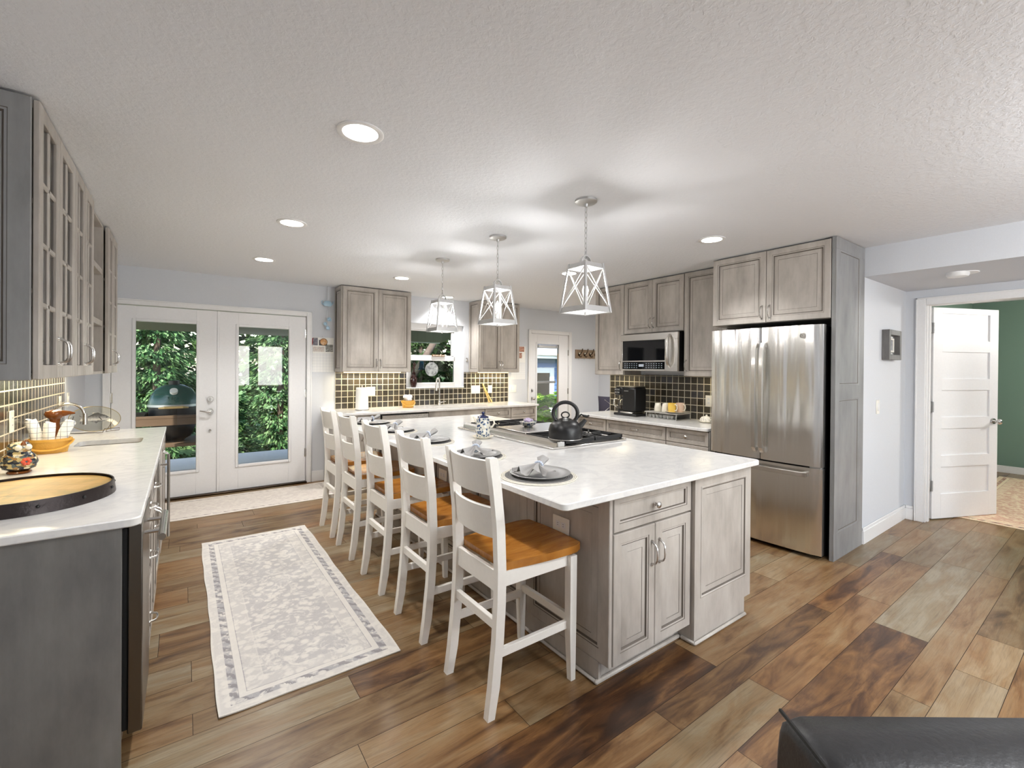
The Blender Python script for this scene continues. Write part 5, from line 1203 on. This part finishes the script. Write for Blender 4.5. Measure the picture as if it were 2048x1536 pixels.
def moonmat():
    k = NT('moon_print'); n = k.noise(k.coord(), 20, 5, .6); r = k.ramp(n, [(.4, srgb(112, 116, 116)), (.55, srgb(166, 170, 170)), (.7, srgb(190, 192, 190))]); k.l(r.outputs[0], k.b.inputs['Base Color']); k.set(Roughness=.5); return k.m
t = thing('moon_disc', 'round grey moon disc hanging in the window', 'window ornament', (2.94, 6.06, 1.41))
obj('disc', MB().cyl((2.94, 6.058, 1.41), (2.94, 6.062, 1.41), .103, n=40), moonmat(), t); obj('cord', MB().tube([(2.905, 6.06, 1.505), (2.935, 6.068, 1.60), (2.975, 6.06, 1.505)], .0014, 5), 'linen', t)
t = thing('glass_bell', 'pale blue glass bell hanging at the left of the window', 'window ornament', (2.775, 6.05, 1.46))
obj('bell', MB().lathe([(.056, 0), (.054, .01), (.04, .04), (.036, .11), (.03, .125), (.001, .128), (.001, .122), (.03, .115), (.033, .04), (.05, .004)], (2.775, 6.045, 1.40), 24, sy=.55, caps=False), glassy('blue_glass', (.22, .55, .70)), t); obj('cord', MB().tube([(2.775, 6.045, 1.528), (2.775, 6.06, 1.60)], .0012, 5), 'linen', t)
b = MB(); b.box(2.945, 3.155, 6.058, 6.074, 1.598, 1.626, .002); t = thing('wooden_sign', 'narrow brown wooden sign on the window meeting rail', 'sign', (3.05, 6.06, 1.59)); bo = obj('board', b, 'wood', t)
b = MB(); x = 2.958; rnd = random.Random(2)
for wl in (3, 4, 1, 3, 4):
    for i in range(wl): b.box(x, x + .007, 6.0572, 6.0582, 1.606, 1.606 + rnd.choice((.010, .012, .014))); x += .0105
    x += .008
obj('lettering', b, 'cream', bo)
t = thing('wall_thermometer', 'small oval metal dial on the window wall beside the wall cabinet', 'thermometer', (3.508, 6.03, 1.555)); b = MB(); b.loft([[(3.508 + r * math.cos(a) * .55, 6.03 - d, 1.555 + r * math.sin(a)) for a in [2 * PI * i / 24 for i in range(24)]] for r, d in ((.034, .0003), (.034, .008), (.026, .011))]); obj('rim', b, 'nickel', t); b = MB(); b.cyl((3.508, 6.019, 1.562), (3.508, 6.0185, 1.562), .009); obj('dial', b, 'slate', t)

# calendars, mobile, ornament
def grid_mat():
    k = NT('calendar_grid'); tc = k.n('TexCoord'); sp = k.n('SeparateXYZ'); k.l(tc.outputs['Object'], sp.inputs[0])
    f = [k.mathn('LESS_THAN', k.mathn('FRACT', k.mathn('MULTIPLY', sp.outputs[a], s)), .06) for a, s in ((0, 27), (2, 27))]
    k.l(k.mix(k.mathn('MAXIMUM', f[0], f[1]), srgb(240, 240, 238), srgb(214, 216, 218)), k.b.inputs['Base Color']); k.set(Roughness=.7); return k.m
def photo_mat(name, cols, sc):
    k = NT(name); n = k.noise(k.coord(), sc, 4, .6, .6); r = k.ramp(n, [(.3 + .4 * i / (len(cols) - 1), srgb(*c)) for i, c in enumerate(cols)]); k.l(r.outputs[0], k.b.inputs['Base Color']); k.set(Roughness=.5); return k.m
M['grid'] = grid_mat(); ya, yb = 6.0295, 6.0270
t = thing('wall_calendar', 'white wall calendar with nature photos beside the french doors', 'calendar', (1.425, 6.03, 1.58))
obj('page', MB().box(1.297, 1.552, yb, ya, 1.368, 1.60), 'grid', t); obj('picture_page', MB().box(1.297, 1.552, yb, ya, 1.602, 1.80), 'paper', t)
for x0, x1, z0, z1, c, nm in ((1.303, 1.36, 1.70, 1.795, [(70, 70, 80), (110, 108, 120), (150, 146, 150)], 'snow_animal'), (1.373, 1.47, 1.70, 1.77, [(90, 90, 96), (60, 60, 66)], 'grey_photo'), (1.303, 1.44, 1.622, 1.685, [(140, 130, 124), (214, 208, 200), (180, 150, 140)], 'mushroom_photo'), (1.452, 1.545, 1.622, 1.715, [(84, 84, 84), (140, 140, 132), (200, 200, 200)], 'pine_photo')):
    obj('photo', MB().box(x0, x1, yb - .0006, yb, z0, z1), photo_mat(nm, c, 40), t)
obj('pin', MB().ball((1.42, 6.02, 1.815), .007, 10, 6).cyl((1.42, 6.03, 1.815), (1.42, 6.02, 1.815), .003), 'white', t)
b = MB(); b.tube([(1.299, 6.022, 1.79), (1.296, 6.02, 1.73)], .005, 8); b.tube([(1.296, 6.02, 1.73), (1.29, 6.019, 1.70)], [.006, .003], 8); tag(obj('pen', b, plain('red_pen', (170, 60, 64), .4), None, 40, (1.296, 6.02, 1.73)), 'red and white pen clipped at the edge of the wall calendar', 'pen')
t = thing('round_ornament', 'round wooden ornament with a fawn animal picture over the calendar', 'wall ornament', (1.428, 6.02, 1.745))
obj('disc', MB().cyl((1.428, 6.0255, 1.745), (1.428, 6.016, 1.745), .046, n=28), 'wood', t)
b = MB(); b.loft([[(1.428 + r * math.cos(a) * .84, 6.0158 - d, 1.745 + r * math.sin(a) * .84) for a in [2 * PI * i / 24 for i in range(24)]] for r, d in ((.046, 0), (.044, .001))]); obj('picture', b, photo_mat('fawn_photo', [(190, 120, 60), (214, 164, 110), (236, 222, 204)], 26), t)
t = thing('teapot_mobile', 'pale blue ceramic teapot and cups mobile hanging beside the wall cabinet', 'mobile', (1.46, 5.985, 2.2))
yM = 5.985
obj('cord', MB().cyl((1.458, yM, CH), (1.458, yM, 2.275), .0022, n=6).cyl((1.47, yM, 2.19), (1.478, yM, 2.055), .0009, n=5).cyl((1.462, yM, 2.19), (1.435, yM, 2.0), .0009, n=5).cyl((1.468, yM, 2.0), (1.474, yM, 1.94), .0009, n=5), 'linen', t)
b = MB(); b.lathe([(.04, 0), (.052, .01), (.055, .03), (.045, .055), (.025, .066), (.001, .068)], (1.463, yM, 2.195), 24, sy=.5); b.tube([(1.415, yM, 2.21), (1.395, yM, 2.225), (1.392, yM, 2.25), (1.405, yM, 2.262)], .005, 6); b.tube([(1.51, yM, 2.215), (1.527, yM, 2.235), (1.53, yM, 2.262)], [.010, .007, .006], 8); obj('teapot', b, 'bluegl', t)
for x, z, r in ((1.48, 2.03, .026), (1.434, 1.972, .022), (1.466, 1.92, .024)):
    b = MB(); b.loft([[(x + q * math.cos(a), yM - d, z + q * math.sin(a)) for a in [2 * PI * i / 20 for i in range(20)]] for q, d in ((r * .6, 0), (r, .016), (r * .86, .016), (r * .5, .004))]); b.tube([(x + r * .9, yM - .008, z - .008), (x + r * 1.4, yM - .008, z - .016), (x + r * .7, yM - .008, z - .026)], .003, 6); obj('cup', b, 'bluegl', t)
t = thing('wall_calendar', 'second white calendar on the wall left of the back door', 'calendar', (4.49, 6.03, 1.4))
obj('page', MB().box(4.352, 4.64, yb, ya, 1.25, 1.53), 'grid', t); obj('picture_page', MB().box(4.352, 4.64, yb, ya, 1.532, 1.80), 'paper', t)
obj('photo', MB().box(4.50, 4.615, yb - .0006, yb, 1.71, 1.795), photo_mat('warm_portrait', [(110, 60, 44), (196, 140, 116), (226, 190, 170)], 30), t); obj('photo', MB().box(4.49, 4.57, yb - .0006, yb, 1.60, 1.69), photo_mat('warm_portrait_small', [(120, 70, 50), (190, 140, 118), (230, 224, 216)], 34), t)
t = thing('coat_hook_rack', 'rustic wooden board with four dark coat hooks right of the back door', 'hook rack', (6.04, 6.03, 1.7))
obj('board', MB().box(5.785, 6.34, 6.008, 6.0295, 1.625, 1.785, .003), cabinet_wood('driftwood', (120, 96, 74), (150, 128, 104), (168, 150, 128)), t)
for x in (5.86, 6.0, 6.145, 6.285):
    b = MB(); b.loft([[(x + .018 * math.cos(a), 6.008 - d, 1.70 + .03 * math.sin(a)) for a in [2 * PI * i / 14 for i in range(14)]] for d in (0, .006)]); b.tube([(x, 6.0, 1.69), (x + .005, 5.97, 1.705), (x + .02, 5.945, 1.745), (x + .03, 5.94, 1.80)], [.009, .009, .008, .010], 8); b.tube([(x, 6.0, 1.69), (x, 5.975, 1.655), (x + .012, 5.96, 1.65), (x + .02, 5.955, 1.67)], .008, 8); h_ = obj('hook', b, 'bronze', t)
    obj('ball_tip', MB().ball((x, 5.985, 1.715), .015, 12, 8), 'potwhite', h_)
    obj('key_peg', MB().cyl((x, 6.01, 1.625), (x, 6.0, 1.60), .003, n=6), 'nickel', h_)
# nook bench and pillow
t = thing('bench', 'white storage bench in the nook beyond the coffee worktop', 'bench', (6.12, 5.0, 0))
obj('seat_board', MB().box(5.82, 6.40, 4.3, 5.98, .46, .50, .006), 'white', t); obj('box', MB().box(5.86, 6.40, 4.34, 5.94, 0.0, .46, .003), 'white', t)
t = thing('throw_pillow', 'navy pillow with white crossed oars standing on the nook bench', 'pillow', (6.2, 5.45, .5))
FPl = Matrix.Translation((6.12, 5.46, .73)) @ Matrix.Rotation(-.62, 4, 'Z') @ Matrix.Rotation(-.1, 4, 'X')
def pil(sg):
    def fn(u, v):
        x, z = (u - .5) * 2, (v - .5) * 2; h = .225; k = max(0, (1 - x * x) * (1 - z * z)) ** .5
        sq = 1 - .06 * (1 - abs(x)) * abs(z) ** 3; return (x * h * (1 - .05 * (1 - z * z)), sg * (.075 * k + .001), z * h * (1 - .05 * (1 - x * x)))
    return fn
b = MB(FPl); b.sheet(pil(-1), 18, 18); b.sheet(pil(1), 18, 18); bmesh.ops.remove_doubles(b.bm, verts=b.bm.verts, dist=.0025); cv = obj('cover', b, 'navy', t, 70)
b = MB(FPl)
for s in (-1, 1):
    P = [(s * (-.12 + .24 * i / 10), -(.077 * math.sqrt(max(0, (1 - ((-.12 + .24 * i / 10) / .225) ** 2) * (1 - ((-.10 + .2 * i / 10 + .06) / .225) ** 2))) + .003), -.10 + .20 * i / 10 + .06) for i in range(11)]
    b.tube(P, [.013, .014, .012, .006, .005, .005, .005, .005, .005, .006, .008], 6, flat=(1, .3))
obj('crossed_oars', b, 'paper', cv)

# ------------------------------------------------------------------ coffee worktop
CX, CY, cz = 4.33, 3.52, CB + .0005
t = thing('coffee_maker', 'black drip coffee maker with glass carafe on the right worktop', 'coffee maker', (CX, CY, cz)); F = frame((4.16, 3.67, 0), (0, -1, 0), (-1, 0, 0))
obj('base', MB(F).box(.0, .33, -.22, .0, cz, cz + .028, .006), 'black', t); obj('warming_rail', MB(F).box(.10, .28, -.19, .008, cz + .028, cz + .05, .008), 'steel', t)
obj('body', MB(F).box(.12, .31, -.215, -.01, cz + .05, cz + .325, .012), 'black', t); obj('brew_head', MB(F).box(.005, .13, -.19, -.01, cz + .235, cz + .33, .010), 'black', t)
obj('lid', MB(F).box(.02, .30, -.21, -.015, cz + .326, cz + .342, .006), 'steeldark', t)
cp = obj('control_panel', MB(F).box(.012, .095, -.012, .0, cz + .25, cz + .322, .004), 'darkglass', t); b = MB(F)
for i in range(3):
    for j in range(2): b.cyl((.027 + .026 * i, -.001, cz + .268 + .034 * j), (.027 + .026 * i, .001, cz + .268 + .034 * j), .005, n=10)
obj('buttons', b, 'cream', cp)
b = MB(F); 
for i in range(7): b.box(.15 + i * .009, .157 + i * .009, -.0105, -.0092, cz + .285, cz + .293)
obj('brand_lettering', b, 'galv', t)
obj('carafe', MB(F).lathe([(.045, .0), (.05, .01), (.052, .06), (.04, .11), (.03, .125), (.033, .135), (.028, .135), (.026, .122), (.048, .06), (.046, .008), (.001, .006)], (.065, -.085, cz + .062), 24), 'glass', t)
obj('carafe_coffee', MB(F).lathe([(.043, .010), (.046, .055), (.001, .055)], (.065, -.085, cz + .062), 20), plain('dark_coffee', (26, 16, 10), .1), t)
b = MB(F); b.tube([(.035, -.03, cz + .19), (.02, .01, cz + .185), (.018, .015, cz + .12), (.03, -.03, cz + .09)], .007, 8); obj('carafe_handle', b, 'steel', t); obj('carafe_lid', MB(F).cyl((.065, -.085, cz + .195), (.065, -.085, cz + .215), .034, .03), 'black', t)
obj('drip_stand', MB(F).cyl((.065, -.085, cz + .028), (.065, -.085, cz + .062), .055), 'black', t)

t = thing('coffee_tray', 'grey pod organiser with a glass drawer front holding cups on the right worktop', 'organiser', (4.36, 3.04, CB)); F = frame((4.215, 3.245, 0), (0, -1, 0), (-1, 0, 0))
obj('shelf_top', MB(F).box(-.012, .40, -.26, .012, cz + .062, cz + .076, .004), plain('galvanised_grey_paint', (168, 164, 158), .45), t)
b = MB(F)
for u in (.004, .384): 
    for d in (-.25, -.006): b.box(u, u + .008, d, d + .008, cz, cz + .062)
b.box(.0, .392, -.25, -.0, cz, cz + .008); b.box(.004, .39, -.25, -.245, cz + .008, cz + .062); obj('wire_frame', b, 'galv', t)
obj('glass_front', MB(F).box(.008, .386, -.003, .0, cz + .008, cz + .06), 'glass', t)
for i in range(7): tag(obj('coffee_pod', MB(F).lathe([(.016, 0), (.022, .036), (.024, .037), (.001, .038)], (.04 + i * .046, -.035, cz + .0085), 14), 'paper', None, 40, tuple(F @ Vector((.04 + i * .046, -.035, cz + .0085)))), 'white coffee pod in the front row of the grey pod organiser', 'coffee pod', 'coffee pods')
def cup(u, d, label):
    p = F @ Vector((u, d, cz + .0765)); b = MB(); b.lathe([(.040, 0), (.041, .003), (.037, .05), (.030, .088), (.026, .093), (.001, .094)], tuple(p), 24); tag(obj('cup', b, 'potwhite', None, 40, tuple(p)), label, 'cup', 'upturned white cups')
cup(.105, -.075, 'upturned white cup on the pod organiser, nearest the coffee maker'); cup(.15, -.165, 'upturned white cup standing behind the other two on the pod organiser'); cup(.205, -.07, 'upturned white cup on the pod organiser, closest to the yellow mug')
p = F @ Vector((.335, -.07, cz + .0765)); 
t = thing('oval_plate', 'pale oval plate under the mugs on the pod organiser', 'plate', tuple(p)); obj('plate', MB().lathe([(.05, 0), (.06, .002), (.095, .012), (.096, .014), (.058, .006), (.001, .005)], tuple(p), 32, sy=1.1), 'potwhite', t, label='pale plate')
def mug(u, d, m, label, han):
    q = F @ Vector((u, d, cz + .0765 + .006)); t = thing('mug', label, 'mug', tuple(q), 'mugs on the pod organiser')
    obj('cup', MB().lathe([(.036, 0), (.039, .004), (.041, .05), (.042, .10), (.039, .10), (.038, .05), (.034, .008), (.001, .008)], tuple(q), 28), m, t)
    b = MB(); ux, uy = han; b.tube([(q.x + ux * r, q.y + uy * r, q.z + z) for r, z in ((.038, .085), (.068, .08), (.074, .05), (.062, .024), (.036, .02))], .0055, 8); obj('handle', b, 'potwhite', t)
mug(.315, -.03, 'yellow', 'yellow mug with white handle at the near end of the pod organiser', (-.15, -.98)); mug(.35, -.13, 'pinkish', 'pale pink mug behind the yellow mug on the pod organiser', (-.2, -.97))
t = thing('butter_dish', 'white patterned butter dish beside the fridge', 'butter dish', (4.36, 2.60, cz)); obj('dish', MB().lathe([(.06, 0), (.085, .01), (.09, .013), (.001, .011)], (4.36, 2.60, cz), 28, sx=.75), 'potwhite', t)
obj('cover', MB().lathe([(.07, .012), (.068, .035), (.05, .056), (.02, .064), (.008, .066), (.012, .076), (.001, .082)], (4.36, 2.60, cz), 28, sx=.7), photo_mat('grey_leaf_glaze', [(120, 118, 108), (236, 232, 220), (240, 236, 226)], 50), t)

# wall frame in the hall
t = thing('picture_frame', 'small deep grey wood picture frame on the hall wall', 'picture frame', (5.17, 1.33, 1.67)); F = frame((4.995, 1.33, 0), (1, 0, 0), (0, -1, 0))
b = MB(F)
for q in ((0, .045, 1.535, 1.80), (.305, .35, 1.535, 1.80), (.045, .305, 1.535, 1.58), (.045, .305, 1.755, 1.80)): b.box(q[0], q[1], .0005, .055, q[2], q[3], .003)
obj('wood_frame', b, cabinet_wood('weathered_grey_wood', (84, 82, 80), (110, 108, 106), (132, 130, 128)), t); obj('mat_board', MB(F).box(.045, .305, .0005, .012, 1.58, 1.755), 'galv', t)
b = MB(F)
for q in ((.085, .10, 1.605, 1.73), (.25, .265, 1.605, 1.73), (.10, .25, 1.605, 1.62), (.10, .25, 1.715, 1.73)): b.box(q[0], q[1], .012, .022, q[2], q[3], .001)
obj('inner_frame', b, 'cream', t); obj('photo', MB(F).box(.10, .25, .012, .0135, 1.62, 1.715), photo_mat('grey_photo_print', [(90, 92, 98), (130, 132, 138), (190, 190, 192)], 14), t)

# ------------------------------------------------------------------ outside
o = struct('ground', MB().box(-40, 60, 6.2, 90, -.75, -.7), 'soil'); 
b = MB(); y = 6.19; 
while y < 9.3: b.box(-3.2, 4.4, y, y + .138, -.14, -.11, .003); y += .143
o = obj('deck', b, 'deck'); o['kind'] = 'structure'
b = MB(); b.box(-3.2, 4.4, 6.25, 9.3, -.7, -.145); o = obj('deck_base', b, 'porch'); o['kind'] = 'structure'
b = MB(); b.prism([(6.18, 2.38), (9.0, 1.985), (9.06, 1.985), (9.06, 2.19), (6.18, 2.62)], -3.6, 4.6, 'yz'); o = obj('porch_roof', b, 'porch'); o['kind'] = 'structure'
tag(obj('gutter', MB().box(2.6, 4.6, 9.062, 9.13, 1.97, 2.06, .01), 'white', None, 38, (3.6, 9.1, 2.0)), 'white gutter along the porch eave outside the kitchen window', 'gutter')

GX, GY, GZ = -.10, 7.52, .80
t = thing('grill_table', 'wooden outdoor table with a lower shelf carrying the green grill', 'table', (-.4, 7.5, -.11))
b = MB()
for q in ((-1.35, .42, 7.14, 7.238), (-1.35, .42, 7.81, 7.90), (-1.35, -.395, 7.242, 7.42), (-1.35, -.395, 7.424, 7.61), (-1.35, -.395, 7.614, 7.806), (.20, .42, 7.242, 7.806)): b.box(*q, .765, .80, .004)
b.box(-1.35, .42, 7.14, 7.18, .68, .765).box(-1.35, .42, 7.86, 7.90, .68, .765); obj('tabletop', b, 'teak', t); obj('shelf', MB().box(-1.33, .40, 7.16, 7.88, .40, .44, .004), 'teak', t)
for x in (-1.33, .33):
    for y in (7.15, 7.82): obj('leg', MB().box(x, x + .08, y, y + .08, -.11, .68, .004), 'teak', t)
tag(obj('tool_box', MB().box(-1.0, -.55, 7.3, 7.6, .8005, .87, .01), 'black', None, 38, (-.8, 7.45, .8)), 'low black tray on the outdoor table left of the green grill', 'tray')
t = thing('kamado_grill', 'green egg-shaped ceramic grill on the outdoor table', 'grill', (GX, GY, GZ))
obj('base', MB().lathe([(.10, -.3595), (.19, -.30), (.255, -.14), (.272, 0.0), (.272, .10), (.001, .10)], (GX, GY, GZ), 40), 'black', t)
obj('lid', MB().lathe([(.276, .125), (.272, .16), (.245, .25), (.19, .33), (.11, .375), (.06, .385), (.001, .386)], (GX, GY, GZ), 44), 'egg', t)
obj('band', MB().lathe([(.274, .098), (.284, .098), (.284, .128), (.274, .128)], (GX, GY, GZ), 44, caps=False), 'galv', t)
obj('chimney_cap', MB().lathe([(.062, .38), (.062, .43), (.05, .435), (.001, .436)], (GX, GY, GZ), 24), 'black', t)
b = MB(); b.tube([(GX - .15, GY - .26, GZ + .09), (GX - .09, GY - .33, GZ + .10), (GX + .09, GY - .33, GZ + .10), (GX + .15, GY - .26, GZ + .09)], [.01, .016, .016, .01], 8); obj('handle', b, 'lightwood', t)
FD = Matrix.Translation((GX + .0, GY - .243, GZ + .30)) @ Matrix.Rotation(-.75, 4, 'X'); obj('thermometer', MB(FD).cyl((0, .02, 0), (0, -.02, 0), .042, n=24), 'cream', t)
b = MB(FD)
for i, q in enumerate((-.05, -.017, .017, .05)): b.box(q - .009, q + .009, -.004, .01, -.10, -.088).box(q - .009, q + .009, -.004, .01, -.122, -.112)
obj('embossed_lettering', b, 'egg', t)

def leaves(name, n, sampler, size, asp, droop, mat, parent, seed=1):
    rnd = random.Random(seed); vs, fs = [], []
    for i in range(n):
        p, out = sampler(rnd); d = Vector((out.x + rnd.uniform(-.5, .5), out.y + rnd.uniform(-.5, .5), -droop + rnd.uniform(-.4, .4))).normalized(); sd = d.cross(Vector((rnd.uniform(-.4, .4), rnd.uniform(-.4, .4), 1))).normalized(); L = size * rnd.uniform(.6, 1.3); w_ = L * asp / 2; k = len(vs); q = Vector((0, 0, -L * .12 * droop))
        m = p + d * L * .45
        vs += [p, m + sd * w_, p + d * L + q, m - sd * w_]; fs.append((k, k + 1, k + 2, k + 3))
    me = bpy.data.meshes.new(name); me.from_pydata([tuple(v) for v in vs], [], fs); me.materials.append(M[mat]); o = bpy.data.objects.new(name, me); C.objects.link(o)
    if parent:
        me.transform(Matrix.Translation(-root_loc(parent))); o.parent = parent
    return o
def tree(x, y, z0, h, r, n, size, asp, droop, mat, label, name, cat='tree', seed=1, trunk=True, group=None, low=.0, layers=9):
    t = thing(name, label, cat, (x, y, z0), group)
    def samp(rnd):
        L = rnd.randrange(layers); f = (L + rnd.uniform(-.3, .3)) / layers; f = min(.99, max(0, f)); zz = z0 + h * (low + (1 - low) * f); a = rnd.uniform(0, 2 * PI); rr = r * (1 - f * .75) * (.9 + .25 * math.sin(5 * a + L * 2.1)) * math.sqrt(rnd.uniform(.25, 1)); o_ = Vector((math.cos(a), math.sin(a), 0))
        return Vector((x, y, zz + .15 * h / layers * math.sin(9 * a + L))) + o_ * rr - Vector((0, 0, droop * rr * .35)), o_
    leaves('foliage', n, samp, size, asp, droop, mat, t, seed)
    if trunk: obj('trunk', MB().tube([(x, y, z0), (x + .05, y, z0 + h * .5), (x, y, z0 + h * .92)], [r * .09, r * .06, .02], 8), 'bark', t)
    return t
gt = 'evergreens beyond the deck'
TR = [(-2.95, 12.6, 5.8, .95, 'cedar', 'tall evergreen beyond the deck at the left edge of the left door pane'), (-.5, 12.4, 6.2, .95, 'cedar', 'tall evergreen directly behind the green grill'), (1.95, 12.6, 6.0, .95, 'cedar', 'tall evergreen beyond the deck seen in the right door pane'),
      (4.4, 13.2, 5.8, .9, 'olive_leaf', 'olive green tree beyond the deck left of the window view'), (6.8, 15.0, 6.6, 1.0, 'olive_leaf', 'olive green tree filling the kitchen window view')]
for i, (x, y, h, r, m, lb) in enumerate(TR): tree(x, y, -.7, h, r, 22000, .125, .34, .5, m, lb, 'evergreen_tree' if m == 'cedar' else 'leafy_tree', seed=i + 1, group=gt, low=.02, layers=13)
for i, (x, y, lb) in enumerate(((-.95, 10.2, 'low leafy bush beyond the deck below the grill table'), (.75, 10.3, 'low leafy bush at the deck edge in the lower part of the right door pane'), (2.4, 10.3, 'low leafy bush at the right edge of the right door pane'), (5.0, 11.0, 'low leafy bush below the kitchen window view'))): tree(x, y, -.7, 1.75, .68, 3400, .12, .5, .2, 'olive_leaf' if i % 2 == 0 else 'cedar', lb, 'leafy_bush', 'bush', 20 + i, False, 'bushes beyond the deck', 0, 6)
obj_ = tag(obj('leaning_trunk', MB().tube([(3.1, 10.1, -.72), (4.35, 10.3, 1.0), (4.9, 10.4, 1.75), (5.6, 10.6, 2.7)], [.1, .09, .085, .07], 10), 'bark', None, 40, (4.8, 10.4, -.7)), 'bare leaning tree trunk outside the kitchen window', 'tree trunk')
tree(6.25, 7.35, -.7, 1.80, .62, 1100, .2, .66, .3, 'bright_leaf', 'sunlit lime green bush outside the back door', 'leafy_bush', 'bush', 41, False, None, 0, 6)
def far_samp(rnd):
    x = rnd.uniform(-9, 14); h = 9.2 + 1.2 * math.sin(x * 1.3) + .6 * math.sin(x * 3.7); return Vector((x, 16.6 + rnd.uniform(0, 1.2), -.7 + h * rnd.random() ** .8)), Vector((rnd.uniform(-1, 1), -1, 0))
o = leaves('treeline', 36000, far_samp, .42, .5, .5, 'far_leaf', None, 77); tag(o, 'dense dark treeline closing the view far beyond the deck', 'trees'); o['kind'] = 'stuff'
# neighbouring blue house
t = thing('neighbour_house', 'blue clapboard house with white trim outside the back door', 'house', (9.5, 10.2, -.7))
b = MB(); z = -.7
while z < 1.72: b.loft([[(6.4, 10.0 - .018, z), (16, 10.0 - .018, z), (16, 10.2, z), (6.4, 10.2, z)], [(6.4, 10.0 - .003, z + .125), (16, 10.0 - .003, z + .125), (16, 10.2, z + .125), (6.4, 10.2, z + .125)]]); z += .128
obj('siding', b, 'blueside', t)
obj('fascia', MB().box(6.2, 16, 9.55, 9.62, 1.80, 2.06, .004).box(6.2, 16, 9.6, 10.0, 1.72, 1.80), 'white', t); obj('roof', MB().prism([(9.5, 2.06), (9.5, 2.1), (12.5, 3.4), (12.5, 3.3)], 6.2, 16, 'yz'), 'slate', t)
b = MB()
for q in ((7.66, 7.80, -.5, 1.46), (8.55, 8.71, -.5, 1.46), (7.80, 8.55, 1.31, 1.46)): b.box(q[0], q[1], 9.93, 9.985, q[2], q[3], .004)
wf = obj('window', b, 'white', t); obj('pane', MB().box(7.80, 8.55, 9.955, 9.965, -.5, 1.31), 'darkglass', wf)
